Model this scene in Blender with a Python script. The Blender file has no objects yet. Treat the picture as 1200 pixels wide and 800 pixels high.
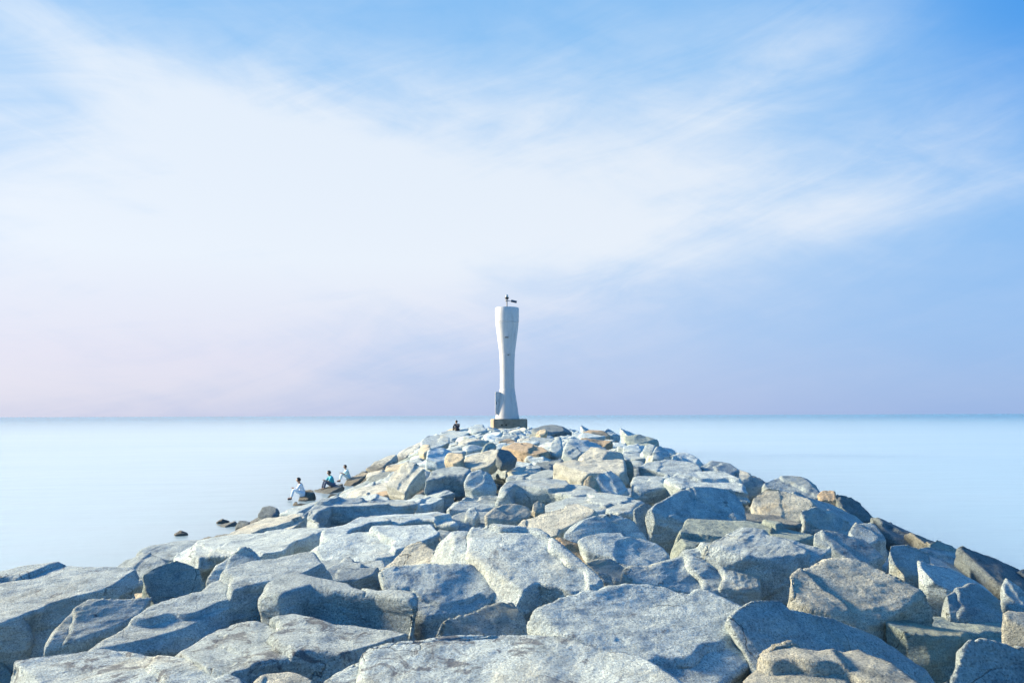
import bpy, bmesh, math, random
import numpy as np
from mathutils import Vector, Matrix, Euler

random.seed(7)
scene = bpy.context.scene
COL = scene.collection
rad = math.radians

# ------------------------------------------------------------------ camera
CAM_H = 3.2
FPX = 28.0 / 36.0 * 1200.0
PITCH = math.atan(86.5 / FPX)
ROLL = rad(-0.19)
CAM_R = (Matrix.Rotation(math.pi / 2 + PITCH, 3, 'X') @ Matrix.Rotation(ROLL, 3, 'Z'))
CAM_P = Vector((0, 0, CAM_H))
cd = bpy.data.cameras.new('camera')
cd.lens = 28.0
cd.sensor_width = 36.0
cd.clip_start = 0.05
cd.clip_end = 60000
cam = bpy.data.objects.new('camera', cd)
COL.objects.link(cam)
cam.matrix_world = Matrix.Translation(CAM_P) @ CAM_R.to_4x4()
scene.camera = cam


def ray(u, v):
    return (CAM_R @ Vector(((u - 600) / FPX, (400 - v) / FPX, -1.0))).normalized()


def project(p):
    q = CAM_R.transposed() @ (Vector(p) - CAM_P)
    if q.z > -0.05:
        return None
    return (600 + FPX * q.x / -q.z, 400 - FPX * q.y / -q.z)


# ------------------------------------------------------------------ the mound's general form
def base_z(X, Y):
    D0 = np.interp(Y, [0, 15, 30, 50, 70, 80], [1.55, 1.5, 1.35, 1.22, 1.1, 1.25])
    if X < 0:
        e = np.interp(Y, [10, 30, 55, 70], [1.6, 1.5, 2.5, 5.0])
        D = D0 + (3.3 - D0) * (abs(X) / 8.5) ** e
    else:
        a = np.interp(Y, [5, 10, 14, 18, 30, 70], [.45, .45, .25, .06, .05, .3])
        D = D0 + a * (min(X, 6.8) / 6.8) ** 2
        if X > 6.8:
            D += (X - 6.8) * 0.8
    if Y > 75:
        D += (Y - 75) * 0.5
    return max(CAM_H - float(D), -1.5)


def hit_base(u, v, h=0.0):
    d = ray(u, v)
    t0, t = 0.5, 0.5
    while t < 140:
        p = CAM_P + d * t
        if p.z < base_z(p.x, p.y) + h:
            lo, hi = t0, t
            for _ in range(25):
                m = (lo + hi) / 2
                q = CAM_P + d * m
                if q.z < base_z(q.x, q.y) + h:
                    hi = m
                else:
                    lo = m
            return CAM_P + d * hi
        t0 = t
        t *= 1.012
    return CAM_P + d * 70


# ------------------------------------------------------------------ node helpers
def new_mat(name):
    m = bpy.data.materials.new(name)
    m.use_nodes = True
    nt = m.node_tree
    return m, nt, nt.nodes['Principled BSDF']


class NB:
    def __init__(self, nt):
        self.nt = nt

    def n(self, typ, **kw):
        nd = self.nt.nodes.new(typ)
        for k, v in kw.items():
            setattr(nd, k, v)
        return nd

    def link(self, a, b):
        self.nt.links.new(a, b)

    def put(self, sock, v):
        if isinstance(v, bpy.types.NodeSocket):
            self.nt.links.new(v, sock)
        else:
            sock.default_value = v

    def math(self, op, a, b=None, c=None, clamp=False):
        nd = self.n('ShaderNodeMath', operation=op, use_clamp=clamp)
        self.put(nd.inputs[0], a)
        if b is not None:
            self.put(nd.inputs[1], b)
        if c is not None:
            self.put(nd.inputs[2], c)
        return nd.outputs[0]

    def mix(self, fac, a, b, blend='MIX'):
        nd = self.n('ShaderNodeMix', data_type='RGBA', blend_type=blend)
        self.put(nd.inputs['Factor'], fac)
        A = [s for s in nd.inputs if s.identifier == 'A_Color'][0]
        B = [s for s in nd.inputs if s.identifier == 'B_Color'][0]
        self.put(A, a)
        self.put(B, b)
        return [s for s in nd.outputs if s.identifier == 'Result_Color'][0]

    def noise(self, vec, scale, detail=4, rough=0.55, dist=0.0, lac=2.0):
        nd = self.n('ShaderNodeTexNoise')
        self.put(nd.inputs['Vector'], vec)
        nd.inputs['Scale'].default_value = scale
        nd.inputs['Detail'].default_value = detail
        nd.inputs['Roughness'].default_value = rough
        nd.inputs['Distortion'].default_value = dist
        nd.inputs['Lacunarity'].default_value = lac
        return nd.outputs['Fac']

    def ramp(self, fac, stops, interp='LINEAR'):
        nd = self.n('ShaderNodeValToRGB')
        cr = nd.color_ramp
        cr.interpolation = interp
        while len(cr.elements) < len(stops):
            cr.elements.new(0.5)
        for e, (p, c) in zip(cr.elements, stops):
            e.position = p
            e.color = c if len(c) == 4 else (*c, 1)
        self.put(nd.inputs[0], fac)
        return nd.outputs['Color']

    def smooth(self, v, lo, hi, a=0.0, b=1.0):
        nd = self.n('ShaderNodeMapRange', interpolation_type='SMOOTHSTEP')
        self.put(nd.inputs['Value'], v)
        nd.inputs['From Min'].default_value = lo
        nd.inputs['From Max'].default_value = hi
        nd.inputs['To Min'].default_value = a
        nd.inputs['To Max'].default_value = b
        return nd.outputs['Result']


def lin(r, g, b):
    def f(c):
        c /= 255.0
        return c / 12.92 if c <= 0.04045 else ((c + 0.055) / 1.055) ** 2.4
    return (f(r), f(g), f(b), 1.0)


# ------------------------------------------------------------------ light
EXPOSURE = 1.6
SUN_EL = rad(21)
SUN_DIR = Vector((-0.957 * math.cos(SUN_EL), 0.29 * math.cos(SUN_EL), math.sin(SUN_EL))).normalized()
sd = bpy.data.lights.new('sun', 'SUN')
sd.energy = 4.2
sd.angle = rad(9)
sd.color = (1.0, 0.82, 0.55)
so = bpy.data.objects.new('sun', sd)
COL.objects.link(so)
so.rotation_euler = SUN_DIR.to_track_quat('Z', 'Y').to_euler()
so.location = (-40, 20, 40)

world = bpy.data.worlds.new('World')
scene.world = world
world.use_nodes = True
wt = world.node_tree
W = NB(wt)
bg = wt.nodes['Background']
STR = 0.1
bg.inputs['Strength'].default_value = STR
sky = W.n('ShaderNodeTexSky', sky_type='NISHITA', sun_disc=False)
sky.sun_elevation = SUN_EL
sky.sun_rotation = math.atan2(SUN_DIR.x, SUN_DIR.y)
tc = W.n('ShaderNodeTexCoord')
nrm = W.n('ShaderNodeVectorMath', operation='NORMALIZE')
W.link(tc.outputs['Generated'], nrm.inputs[0])
sep = W.n('ShaderNodeSeparateXYZ')
W.link(nrm.outputs[0], sep.inputs[0])
dx, dy, dz = sep.outputs
az = W.math('ARCTAN2', dx, dy)
el = W.math('ARCSINE', dz)
ela = W.math('MAXIMUM', el, 0.0)
# soft angular coordinates of the sky, in thousandths of a radian
gx = W.math('MULTIPLY', az, 1000.0)
gy = W.math('MULTIPLY', el, 1000.0)


def blob(cx, cy, a, b, ang, amp):
    c, s = math.cos(rad(ang)), math.sin(rad(ang))
    ddx = W.math('SUBTRACT', gx, cx)
    ddy = W.math('SUBTRACT', gy, cy)
    p = W.math('ADD', W.math('MULTIPLY', ddx, c / a), W.math('MULTIPLY', ddy, s / a))
    q = W.math('ADD', W.math('MULTIPLY', ddx, -s / b), W.math('MULTIPLY', ddy, c / b))
    r = W.math('ADD', W.math('MULTIPLY', p, p), W.math('MULTIPLY', q, q))
    g = W.math('POWER', 2.718, W.math('MULTIPLY', r, -1.0))
    return W.math('MULTIPLY', g, amp)


def skyvec(ang, sx, sy, off):
    c, s = math.cos(rad(ang)), math.sin(rad(ang))
    p = W.math('ADD', W.math('MULTIPLY', gx, c * sx), W.math('MULTIPLY', gy, s * sx))
    q = W.math('ADD', W.math('MULTIPLY', gx, -s * sy), W.math('MULTIPLY', gy, c * sy))
    cb = W.n('ShaderNodeCombineXYZ')
    W.link(p, cb.inputs[0])
    W.link(q, cb.inputs[1])
    cb.inputs[2].default_value = off
    return cb.outputs[0]


n1 = W.noise(skyvec(-6, 0.0042, 0.0130, 1.3), 1.0, 7, 0.6, 0.9)
n2 = W.noise(skyvec(14, 0.0036, 0.016, 7.7), 1.0, 8, 0.62, 1.3)
n3 = W.noise(skyvec(-20, 0.004, 0.012, 4.1), 1.0, 6, 0.55, 0.5)
# blobs: (azimuth, elevation) in mrad
CLOUDS = [(-420, 185, 430, 160, 4, 0.9), (-120, 220, 330, 110, 0, 0.62), (170, 265, 330, 85, 0, 0.6),
          (-470, 375, 240, 36, -24, 0.42), (-330, 330, 380, 130, 0, 0.28), (120, 400, 300, 90, 0, 0.16), (330, 400, 200, 60, 18, 0.36), (660, 440, 170, 140, 0, -0.35), (-260, 320, 150, 60, -15, 0.5),
          (470, 235, 150, 28, 6, 0.3), (-560, 40, 330, 120, 0, 0.6), (540, 330, 160, 50, 30, 0.25)]
acc = None
for c in CLOUDS:
    b = blob(*c)
    acc = b if acc is None else W.math('ADD', acc, b)
tex = W.math('ADD', W.math('MULTIPLY', W.math('SUBTRACT', n1, 0.5), 1.0),
             W.math('ADD', W.math('MULTIPLY', W.math('SUBTRACT', n2, 0.5), 1.25),
                    W.math('MULTIPLY', W.math('SUBTRACT', n3, 0.5), 1.2)))
mod = W.math('ADD', W.math('MULTIPLY', acc, 0.9), 0.25)
raw = W.math('ADD', acc, W.math('MULTIPLY', tex, W.math('MINIMUM', mod, 0.8)))
cloud = W.smooth(raw, -0.2, 1.25)
K = 1.0 / STR / (2 ** EXPOSURE)
# clear air by elevation, then clouds
elf = W.math('MULTIPLY', ela, 1 / 1.5708)
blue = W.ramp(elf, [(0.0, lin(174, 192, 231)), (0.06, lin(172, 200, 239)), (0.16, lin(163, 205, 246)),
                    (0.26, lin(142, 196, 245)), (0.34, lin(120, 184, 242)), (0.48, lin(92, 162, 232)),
                    (1.0, lin(80, 148, 224))])  # zenith, out of view, set brighter than real to lift ambient light
rgt = W.smooth(gx, 100, 650, 0.0, 1.0)
blue = W.mix(rgt, blue, W.mix(1.0, blue, (0.70, 0.87, 0.985, 1), 'MULTIPLY'))
blue = W.mix(blob(660, 420, 190, 190, 0, 1.0), blue, W.mix(1.0, blue, (0.34, 0.68, 0.93, 1), 'MULTIPLY'))
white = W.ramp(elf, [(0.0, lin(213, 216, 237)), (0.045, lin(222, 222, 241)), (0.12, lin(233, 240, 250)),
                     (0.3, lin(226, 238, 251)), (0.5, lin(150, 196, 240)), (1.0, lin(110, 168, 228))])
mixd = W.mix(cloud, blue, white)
# slight pink veil low over the horizon on the sun's side
lowf = W.math('MULTIPLY', blob(-620, 20, 420, 120, 0, 0.06), 1.0)
mixd = W.mix(lowf, mixd, lin(236, 224, 234))
# unseen sky behind the camera tinted blue to set the shade's ambient tone
rear_sky = W.smooth(dy, -0.35, 0.45, 1.0, 0.0)
mixd = W.mix(rear_sky, mixd, W.mix(1.0, mixd, (0.36, 0.88, 1.10, 1), 'MULTIPLY'))
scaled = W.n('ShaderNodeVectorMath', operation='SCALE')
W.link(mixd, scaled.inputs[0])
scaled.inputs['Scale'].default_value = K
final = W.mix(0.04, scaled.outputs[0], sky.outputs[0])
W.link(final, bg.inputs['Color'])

# ------------------------------------------------------------------ materials


def rock_material(name, core=False):
    m, nt, P = new_mat(name)
    B = NB(nt)
    tco = B.n('ShaderNodeTexCoord')
    oi = B.n('ShaderNodeObjectInfo')
    add = B.n('ShaderNodeVectorMath', operation='ADD')
    B.link(tco.outputs['Object'], add.inputs[0])
    cmb = B.n('ShaderNodeCombineXYZ')
    for i in range(3):
        B.link(B.math('MULTIPLY', oi.outputs['Random'], 37.0 + 11 * i), cmb.inputs[i])
    B.link(cmb.outputs[0], add.inputs[1])
    v = add.outputs[0]
    big = B.noise(v, 1.3, 5, 0.6, 0.4)
    mid = B.noise(v, 6.0, 6, 0.65, 0.3)
    fine = B.noise(v, 45.0, 5, 0.7)
    grain = B.n('ShaderNodeTexVoronoi', feature='F1')
    B.link(v, grain.inputs['Vector'])
    grain.inputs['Scale'].default_value = 130.0
    gsep = B.n('ShaderNodeSeparateColor')
    B.link(grain.outputs['Color'], gsep.inputs[0])
    # feldspar, quartz and mica grains
    spk = B.ramp(gsep.outputs[0], [(0.0, (0.16, 0.165, 0.17)), (0.14, (0.30, 0.30, 0.30)), (0.3, (0.43, 0.425, 0.41)),
                                   (0.75, (0.53, 0.52, 0.495)), (1.0, (0.66, 0.65, 0.63))])
    spk = B.mix(0.25, spk, (0.47, 0.465, 0.45, 1))
    sp2 = B.noise(v, 75.0, 3, 0.8)
    spk = B.mix(B.smooth(sp2, 0.54, 0.66, 0.0, 0.6), spk, (0.20, 0.205, 0.21, 1))
    spk = B.mix(B.smooth(sp2, 0.46, 0.34, 0.0, 0.5), spk, (0.68, 0.67, 0.65, 1))
    # long weathering blotches
    blot = B.ramp(mid, [(0.25, (0.42, 0.45, 0.48)), (0.42, (0.84, 0.86, 0.88)), (0.56, (1.08, 1.07, 1.05)), (0.75, (1.32, 1.27, 1.19))])
    colr = B.mix(1.0, spk, blot, 'MULTIPLY')
    # tan iron staining
    st = B.smooth(big, 0.50, 0.72)
    colr = B.mix(B.math('MULTIPLY', st, B.math('MULTIPLY', B.math('FRACT', B.math('MULTIPLY', oi.outputs['Random'], 13.7)), 0.75)), colr, (0.56, 0.43, 0.28, 1))
    # dark lichen flecks
    li = B.noise(v, 3.6, 7, 0.72, 0.8)
    lf = B.smooth(B.math('ADD', li, B.math('MULTIPLY', B.math('SUBTRACT', oi.outputs['Alpha'], 1.0), 0.1)), 0.60, 0.68)
    colr = B.mix(B.math('MULTIPLY', lf, B.math('MAXIMUM', B.math('FRACT', B.math('MULTIPLY', oi.outputs['Random'], 29.3)), B.math('SUBTRACT', oi.outputs['Alpha'], 1.0))), colr, (0.085, 0.075, 0.09, 1))
    fl = B.smooth(fine, 0.57, 0.70)
    colr = B.mix(B.math('MULTIPLY', fl, 0.5), colr, (0.13, 0.13, 0.13, 1))
    # hairline cracks along bent joints
    wv = B.n('ShaderNodeVectorMath', operation='ADD')
    B.link(v, wv.inputs[0])
    nz = B.n('ShaderNodeTexNoise')
    B.link(v, nz.inputs['Vector'])
    nz.inputs['Scale'].default_value = 2.0
    nz.inputs['Detail'].default_value = 5
    sc = B.n('ShaderNodeVectorMath', operation='SCALE')
    B.link(nz.outputs['Color'], sc.inputs[0])
    sc.inputs['Scale'].default_value = 0.6
    B.link(sc.outputs[0], wv.inputs[1])
    ck = B.n('ShaderNodeTexVoronoi', feature='DISTANCE_TO_EDGE')
    B.link(wv.outputs[0], ck.inputs['Vector'])
    ck.inputs['Scale'].default_value = 0.95
    crack = B.smooth(ck.outputs['Distance'], 0.0, 0.006, 1.0, 0.0)
    gate = B.smooth(B.noise(v, 1.7, 3, 0.5), 0.55, 0.65)
    crack = B.math('MULTIPLY', crack, gate)
    colr = B.mix(B.math('MULTIPLY', crack, 0.75), colr, (0.07, 0.07, 0.075, 1))
    # foliation streaks of the gneissic banding
    mp = B.n('ShaderNodeMapping')
    B.link(v, mp.inputs['Vector'])
    rc = B.n('ShaderNodeCombineXYZ')
    B.link(B.math('MULTIPLY', B.math('SUBTRACT', oi.outputs['Random'], 0.5), 1.1), rc.inputs[0])
    B.link(B.math('SINE', B.math('MULTIPLY', oi.outputs['Random'], 77.0)), rc.inputs[1])
    B.link(B.math('MULTIPLY', oi.outputs['Random'], 19.0), rc.inputs[2])
    B.link(rc.outputs[0], mp.inputs['Rotation'])
    mp.inputs['Scale'].default_value = (1.6, 4.5, 17.0)
    strata = B.noise(mp.outputs[0], 1.0, 8, 0.7, 0.35)
    sd_ = B.smooth(strata, 0.56, 0.68)
    colr = B.mix(B.math('MULTIPLY', sd_, 0.55), colr, (0.20, 0.205, 0.215, 1))
    sl_ = B.smooth(strata, 0.30, 0.44, 1.0, 0.0)
    colr = B.mix(B.math('MULTIPLY', sl_, 0.35), colr, (0.62, 0.615, 0.60, 1))
    colr = B.mix(1.0, colr, (1.02, 1.25, 1.36, 1), 'MULTIPLY')
    # individual stone colour
    colr = B.mix(1.0, colr, oi.outputs['Color'], 'MULTIPLY')
    # weed and wet band above the waterline
    geo = B.n('ShaderNodeNewGeometry')
    sp = B.n('ShaderNodeSeparateXYZ')
    B.link(geo.outputs['Position'], sp.inputs[0])
    zz = B.math('ADD', sp.outputs[2], B.math('MULTIPLY', B.math('SUBTRACT', mid, 0.5), 0.7))
    wet = B.smooth(zz, 0.15, 0.70, 1.0, 0.0)
    colr = B.mix(B.math('MULTIPLY', wet, 0.82), colr, (0.055, 0.058, 0.045, 1))
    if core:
        colr = B.mix(1.0, colr, (0.30, 0.30, 0.30, 1), 'MULTIPLY')  # core colour darkened to stand for shade in the gaps between boulders
    B.link(colr, P.inputs['Base Color'])
    B.link(B.math('SUBTRACT', 0.88, B.math('MULTIPLY', wet, 0.45)), P.inputs['Roughness'])
    P.inputs['Specular IOR Level'].default_value = 0.3
    # relief finer than the mesh
    hsum = B.math('ADD', B.math('MULTIPLY', B.noise(v, 26.0, 9, 0.74, 0.2), 0.06),
                  B.math('ADD', B.math('ADD', B.math('MULTIPLY', sp2, 0.010), B.math('MULTIPLY', fine, 0.030)), B.math('MULTIPLY', crack, -0.03)))
    hsum = B.math('ADD', hsum, B.math('MULTIPLY', grain.outputs['Distance'], 0.004))
    hsum = B.math('ADD', hsum, B.math('MULTIPLY', strata, -0.05))
    bp = B.n('ShaderNodeBump')
    bp.inputs['Strength'].default_value = 1.0
    bp.inputs['Distance'].default_value = 1.0
    B.link(hsum, bp.inputs['Height'])
    B.link(bp.outputs[0], P.inputs['Normal'])
    return m


M_ROCK = rock_material('granite')
M_CORE = rock_material('core_stone_gap_shade', True)


def plain(name, col, rough=0.6, metal=0.0, var=0.15, scale=8.0, bump=0.0):
    m, nt, P = new_mat(name)
    B = NB(nt)
    tco = B.n('ShaderNodeTexCoord')
    n = B.noise(tco.outputs['Object'], scale, 6, 0.6)
    lo = tuple(c * (1 - var) for c in col[:3])
    hi = tuple(min(1, c * (1 + var)) for c in col[:3])
    B.link(B.ramp(n, [(0.3, lo), (0.7, hi)]), P.inputs['Base Color'])
    P.inputs['Roughness'].default_value = rough
    P.inputs['Metallic'].default_value = metal
    if bump:
        bp = B.n('ShaderNodeBump')
        bp.inputs['Distance'].default_value = bump
        B.link(B.noise(tco.outputs['Object'], scale * 3, 6, 0.65), bp.inputs['Height'])
        B.link(bp.outputs[0], P.inputs['Normal'])
    return m


def water_material():
    m, nt, P = new_mat('sea_water')
    B = NB(nt)
    geo = B.n('ShaderNodeNewGeometry')
    mp = B.n('ShaderNodeMapping')
    B.link(geo.outputs['Position'], mp.inputs['Vector'])
    mp.inputs['Scale'].default_value = (0.02, 0.09, 1)
    patch = B.noise(mp.outputs[0], 1.0, 5, 0.55, 0.4)
    # base colour pale close in, deeper teal far out
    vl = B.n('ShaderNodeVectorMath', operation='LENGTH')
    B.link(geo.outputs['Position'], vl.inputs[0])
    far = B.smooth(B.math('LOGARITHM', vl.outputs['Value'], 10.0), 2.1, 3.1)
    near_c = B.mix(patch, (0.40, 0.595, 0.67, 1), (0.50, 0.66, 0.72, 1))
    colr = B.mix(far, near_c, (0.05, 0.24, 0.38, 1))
    B.link(colr, P.inputs['Base Color'])
    P.inputs['Roughness'].default_value = 0.22
    P.inputs['IOR'].default_value = 2.6
    P.subsurface_method = 'BURLEY'
    P.inputs['Subsurface Weight'].default_value = 1.0
    P.inputs['Subsurface Radius'].default_value = (40, 40, 40)
    P.inputs['Subsurface Scale'].default_value = 1.0
    mp2 = B.n('ShaderNodeMapping')
    B.link(geo.outputs['Position'], mp2.inputs['Vector'])
    mp2.inputs['Scale'].default_value = (0.25, 0.6, 1)
    bp = B.n('ShaderNodeBump')
    bp.inputs['Distance'].default_value = 0.05
    B.link(B.noise(mp2.outputs[0], 1.0, 4, 0.5), bp.inputs['Height'])
    B.link(bp.outputs[0], P.inputs['Normal'])
    return m


# ------------------------------------------------------------------ object helpers
def link(o, parent=None):
    COL.objects.link(o)
    if parent is not None:
        o.parent = parent
    return o


def obj_from_bm(name, bm, mat, parent=None, smooth=False):
    me = bpy.data.meshes.new(name)
    bmesh.ops.recalc_face_normals(bm, faces=bm.faces)
    bm.to_mesh(me)
    bm.free()
    me.materials.append(mat)
    if smooth:
        me.polygons.foreach_set('use_smooth', [True] * len(me.polygons))
    return link(bpy.data.objects.new(name, me), parent)


def tag(o, label=None, cat=None, group=None, kind=None):
    if label:
        o['label'] = label
    if cat:
        o['category'] = cat
    if group:
        o['group'] = group
    if kind:
        o['kind'] = kind
    return o


def empty(name, loc, rz=0.0):
    o = bpy.data.objects.new(name, None)
    o.empty_display_size = 0.2
    o.location = loc
    o.rotation_euler = (0, 0, rz)
    return link(o)


def box_bm(bm, c, s, rot=None, bevel=0.0):
    r = bmesh.ops.create_cube(bm, size=1.0)
    vs = r['verts']
    bmesh.ops.scale(bm, vec=s, verts=vs)
    if bevel:
        es = list({e for v in vs for e in v.link_edges})
        rr = bmesh.ops.bevel(bm, geom=es, offset=bevel, segments=2, affect='EDGES')
        vs = list({v for f in rr['faces'] for v in f.verts} | {v for v in vs if v.is_valid})
    if rot is not None:
        bmesh.ops.rotate(bm, matrix=rot, verts=vs)
    bmesh.ops.translate(bm, vec=c, verts=vs)


def tube_bm(bm, a, b, r0, r1=None, seg=14):
    a, b = Vector(a), Vector(b)
    d = b - a
    r = bmesh.ops.create_cone(bm, cap_ends=True, segments=seg, radius1=r0, radius2=r0 if r1 is None else r1, depth=d.length)
    q = d.to_track_quat('Z', 'Y').to_matrix()
    bmesh.ops.rotate(bm, matrix=q, verts=r['verts'])
    bmesh.ops.translate(bm, vec=(a + b) / 2, verts=r['verts'])


def lathe_bm(bm, prof, seg=64, cap=True):
    rings = []
    for r, z in prof:
        rings.append([bm.verts.new((r * math.cos(2 * math.pi * i / seg), r * math.sin(2 * math.pi * i / seg), z)) for i in range(seg)])
    for a, b in zip(rings, rings[1:]):
        for i in range(seg):
            bm.faces.new((a[i], a[(i + 1) % seg], b[(i + 1) % seg], b[i]))
    if cap:
        bm.faces.new(rings[0][::-1])
        bm.faces.new(rings[-1])


# ------------------------------------------------------------------ sea and core
water_bm = bmesh.new()
rings = [0.0, 30, 120, 600, 3000, 15000, 40000]
prev = None
seg = 96
for r in rings[1:]:
    cur = [water_bm.verts.new((r * math.cos(2 * math.pi * i / seg), 30 + r * math.sin(2 * math.pi * i / seg), 0)) for i in range(seg)]
    if prev is None:
        water_bm.faces.new(cur)
    else:
        for i in range(seg):
            water_bm.faces.new((prev[i], prev[(i + 1) % seg], cur[(i + 1) % seg], cur[i]))
    prev = cur
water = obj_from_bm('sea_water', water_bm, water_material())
tag(water, kind='structure')

# ------------------------------------------------------------------ rocks
TEX = {}


def legacy_textures():
    t = bpy.data.textures.new('rock_lumps', 'MUSGRAVE')
    t.musgrave_type = 'HYBRID_MULTIFRACTAL'
    t.noise_scale = 1.1
    t.octaves = 5
    t.lacunarity = 2.1
    t.dimension_max = 0.9
    TEX['lump'] = t
    t = bpy.data.textures.new('rock_steps', 'CLOUDS')
    t.noise_scale = 1.0
    t.noise_depth = 4
    t.use_color_ramp = True
    cr = t.color_ramp
    pts = []
    nst = 5
    for i in range(nst):
        a = 0.28 + i * 0.1
        pts.append((a, i / nst))
        pts.append((a + 0.012, (i + 0.8) / nst))
    while len(cr.elements) < len(pts):
        cr.elements.new(0.5)
    for e, (p, c) in zip(cr.elements, pts):
        e.position = p
        e.color = (c, c, c, 1)
    TEX['step'] = t
    t = bpy.data.textures.new('rock_chop', 'VORONOI')
    t.distance_metric = 'DISTANCE'
    t.noise_scale = 0.33
    t.color_mode = 'POSITION'
    TEX['chop'] = t
    t = bpy.data.textures.new('rock_grain', 'CLOUDS')
    t.noise_scale = 0.28
    t.noise_depth = 6
    TEX['grain'] = t


legacy_textures()
helper = bpy.data.objects.new('bedding', None)
COL.objects.link(helper)


def evaluated_mesh(o):
    dg = bpy.context.evaluated_depsgraph_get()
    dg.update()
    return bpy.data.meshes.new_from_object(o.evaluated_get(dg), depsgraph=dg)


def rock_mesh(name, top, th, dist, pk=0.0, rnd=0.0, flare=0.985, bot=0.80, rough=1.0, seed=0):
    """top: list of world points (rim of the upper face); returns object at the stone's foot"""
    R = random.Random(seed)
    c = sum(top, Vector()) / len(top)
    size = max((p - c).length for p in top) * 2
    bm = bmesh.new()
    loops = []
    k = 1.0
    zc = min(p.z for p in top)
    for (sc, dz) in ((1.0, 0.0), (flare, -0.38 * th), (flare * 0.98, -0.7 * th), (bot, -th)):
        lp = []
        for p in top:
            j = 0.0 if dz == 0 else 0.035 * size
            d = p - c
            zt = p.z if dz > -0.5 * th else p.z * 0.4 + (zc) * 0.6
            lp.append(bm.verts.new((c.x + d.x * sc + R.uniform(-j, j), c.y + d.y * sc + R.uniform(-j, j),
                                    zt + dz + R.uniform(-j, j) * 0.5)))
        loops.append(lp)
    n = len(top)
    for a, b in zip(loops, loops[1:]):
        for i in range(n):
            bm.faces.new((a[i], b[i], b[(i + 1) % n], a[(i + 1) % n]))
    if pk:
        cv = bm.verts.new(c + Vector((R.uniform(-.1, .1) * size, R.uniform(-.05, .05) * size, pk)))
        for i in range(n):
            bm.faces.new((loops[0][i], loops[0][(i + 1) % n], cv))
    else:
        bm.faces.new(loops[0])
    bm.faces.new(loops[-1][::-1])
    bmesh.ops.triangulate(bm, faces=list(bm.faces))
    bmesh.ops.recalc_face_normals(bm, faces=bm.faces)
    foot = Vector((c.x, c.y, zc - th))
    bmesh.ops.translate(bm, vec=-foot, verts=bm.verts)
    me = bpy.data.meshes.new(name)
    bm.to_mesh(me)
    bm.free()
    o = bpy.data.objects.new(name, me)
    COL.objects.link(o)
    o.location = foot
    vox = max(0.0105, dist * 0.0013)
    vox = min(vox, size / 26)
    m = o.modifiers.new('r', 'REMESH')
    m.mode = 'VOXEL'
    m.voxel_size = vox
    m = o.modifiers.new('s', 'SMOOTH')
    m.factor = 0.5
    m.iterations = max(1, int((0.001 + rnd) / vox))
    nm = evaluated_mesh(o)
    o.modifiers.clear()
    old = o.data
    o.data = nm
    bpy.data.meshes.remove(old)
    # knock flat chips off the corners
    nv = len(nm.vertices)
    co = np.empty(nv * 3, dtype=np.float64)
    nm.vertices.foreach_get('co', co)
    co = co.reshape(-1, 3)
    ctr = co.mean(axis=0)
    for k in range(R.randint(7, 11)):
        a = R.uniform(0, 2 * math.pi)
        e = R.choice([R.uniform(-0.5, 0.35), R.uniform(-0.2, 0.6), R.uniform(0.5, 1.1)])
        nv_ = np.array([math.cos(a) * math.cos(e), math.sin(a) * math.cos(e), math.sin(e)])
        s_ = (co - ctr) @ nv_
        mx = s_.max()
        d = mx - R.uniform(0.02, 0.08 if e < 0.5 else 0.045) * size
        over = s_ - d
        msk = over > 0
        co[msk] -= over[msk][:, None] * nv_[None, :] * R.uniform(0.85, 1.0)
    # split planes: thin sheets broken off part of the upper face
    nrm = np.empty(nv * 3, dtype=np.float64)
    nm.vertices.foreach_get('normal', nrm)
    upm = nrm.reshape(-1, 3)[:, 2] > 0.6
    tv = co[upm & (co[:, 2] > ctr[2])]
    if len(tv) < 20:
        tv = co
    A_ = np.c_[tv[:, 0], tv[:, 1], np.ones(len(tv))]
    pc = np.linalg.lstsq(A_, tv[:, 2], rcond=None)[0]
    for k in range(R.choice([1, 2, 2, 3])):
        a = R.uniform(0, 2 * math.pi)
        dv = np.array([math.cos(a), math.sin(a)])
        pv = np.array([-dv[1], dv[0]])
        q = (co[:, :2] - ctr[:2])
        s_ = q @ dv
        t_ = q @ pv
        f1, f2 = R.uniform(1.5, 3.0) / size * 2, R.uniform(5, 9) / size * 2
        wob = 0.10 * size * np.sin(t_ * f1 + R.uniform(0, 6)) + 0.03 * size * np.sin(t_ * f2 + R.uniform(0, 6)) + 0.012 * size * np.sin(t_ * f2 * 2.7 + R.uniform(0, 6))
        edge = s_ - R.uniform(-0.18, 0.30) * size - wob
        w = np.clip(edge / (2.2 * vox) + 0.5, 0, 1)
        stp = R.uniform(0.012, 0.036) * min(size, 2.2)
        below = pc[0] * co[:, 0] + pc[1] * co[:, 1] + pc[2] - co[:, 2]
        co[:, 2] -= w * stp * np.clip(1.0 - below / (4.5 * stp), 0.0, 1.0)
    nm.vertices.foreach_set('co', co.ravel())
    helper.location = foot + Vector((R.uniform(-50, 50), R.uniform(-50, 50), R.uniform(-50, 50)))
    helper.rotation_euler = (R.uniform(-.3, .3), R.uniform(-.3, .3), R.uniform(0, 6.28))
    helper.scale = (1.5, 0.8, 0.33)
    s = min(1.0, size / 1.5) * rough
    for key, amp, mid in (('lump', 0.022 * s, 0.5), ('step', 0.013 * s, 0.5), ('grain', 0.034 * min(1, s * 1.3), 0.5)):
        if key == 'grain' and vox > 0.05:
            continue
        m = o.modifiers.new(key, 'DISPLACE')
        m.texture = TEX[key]
        m.texture_coords = 'OBJECT'
        m.texture_coords_object = helper
        m.strength = amp
        m.mid_level = mid
    nm = evaluated_mesh(o)
    o.modifiers.clear()
    old = o.data
    o.data = nm
    nm.name = name
    bpy.data.meshes.remove(old)
    nm.materials.clear()
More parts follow.
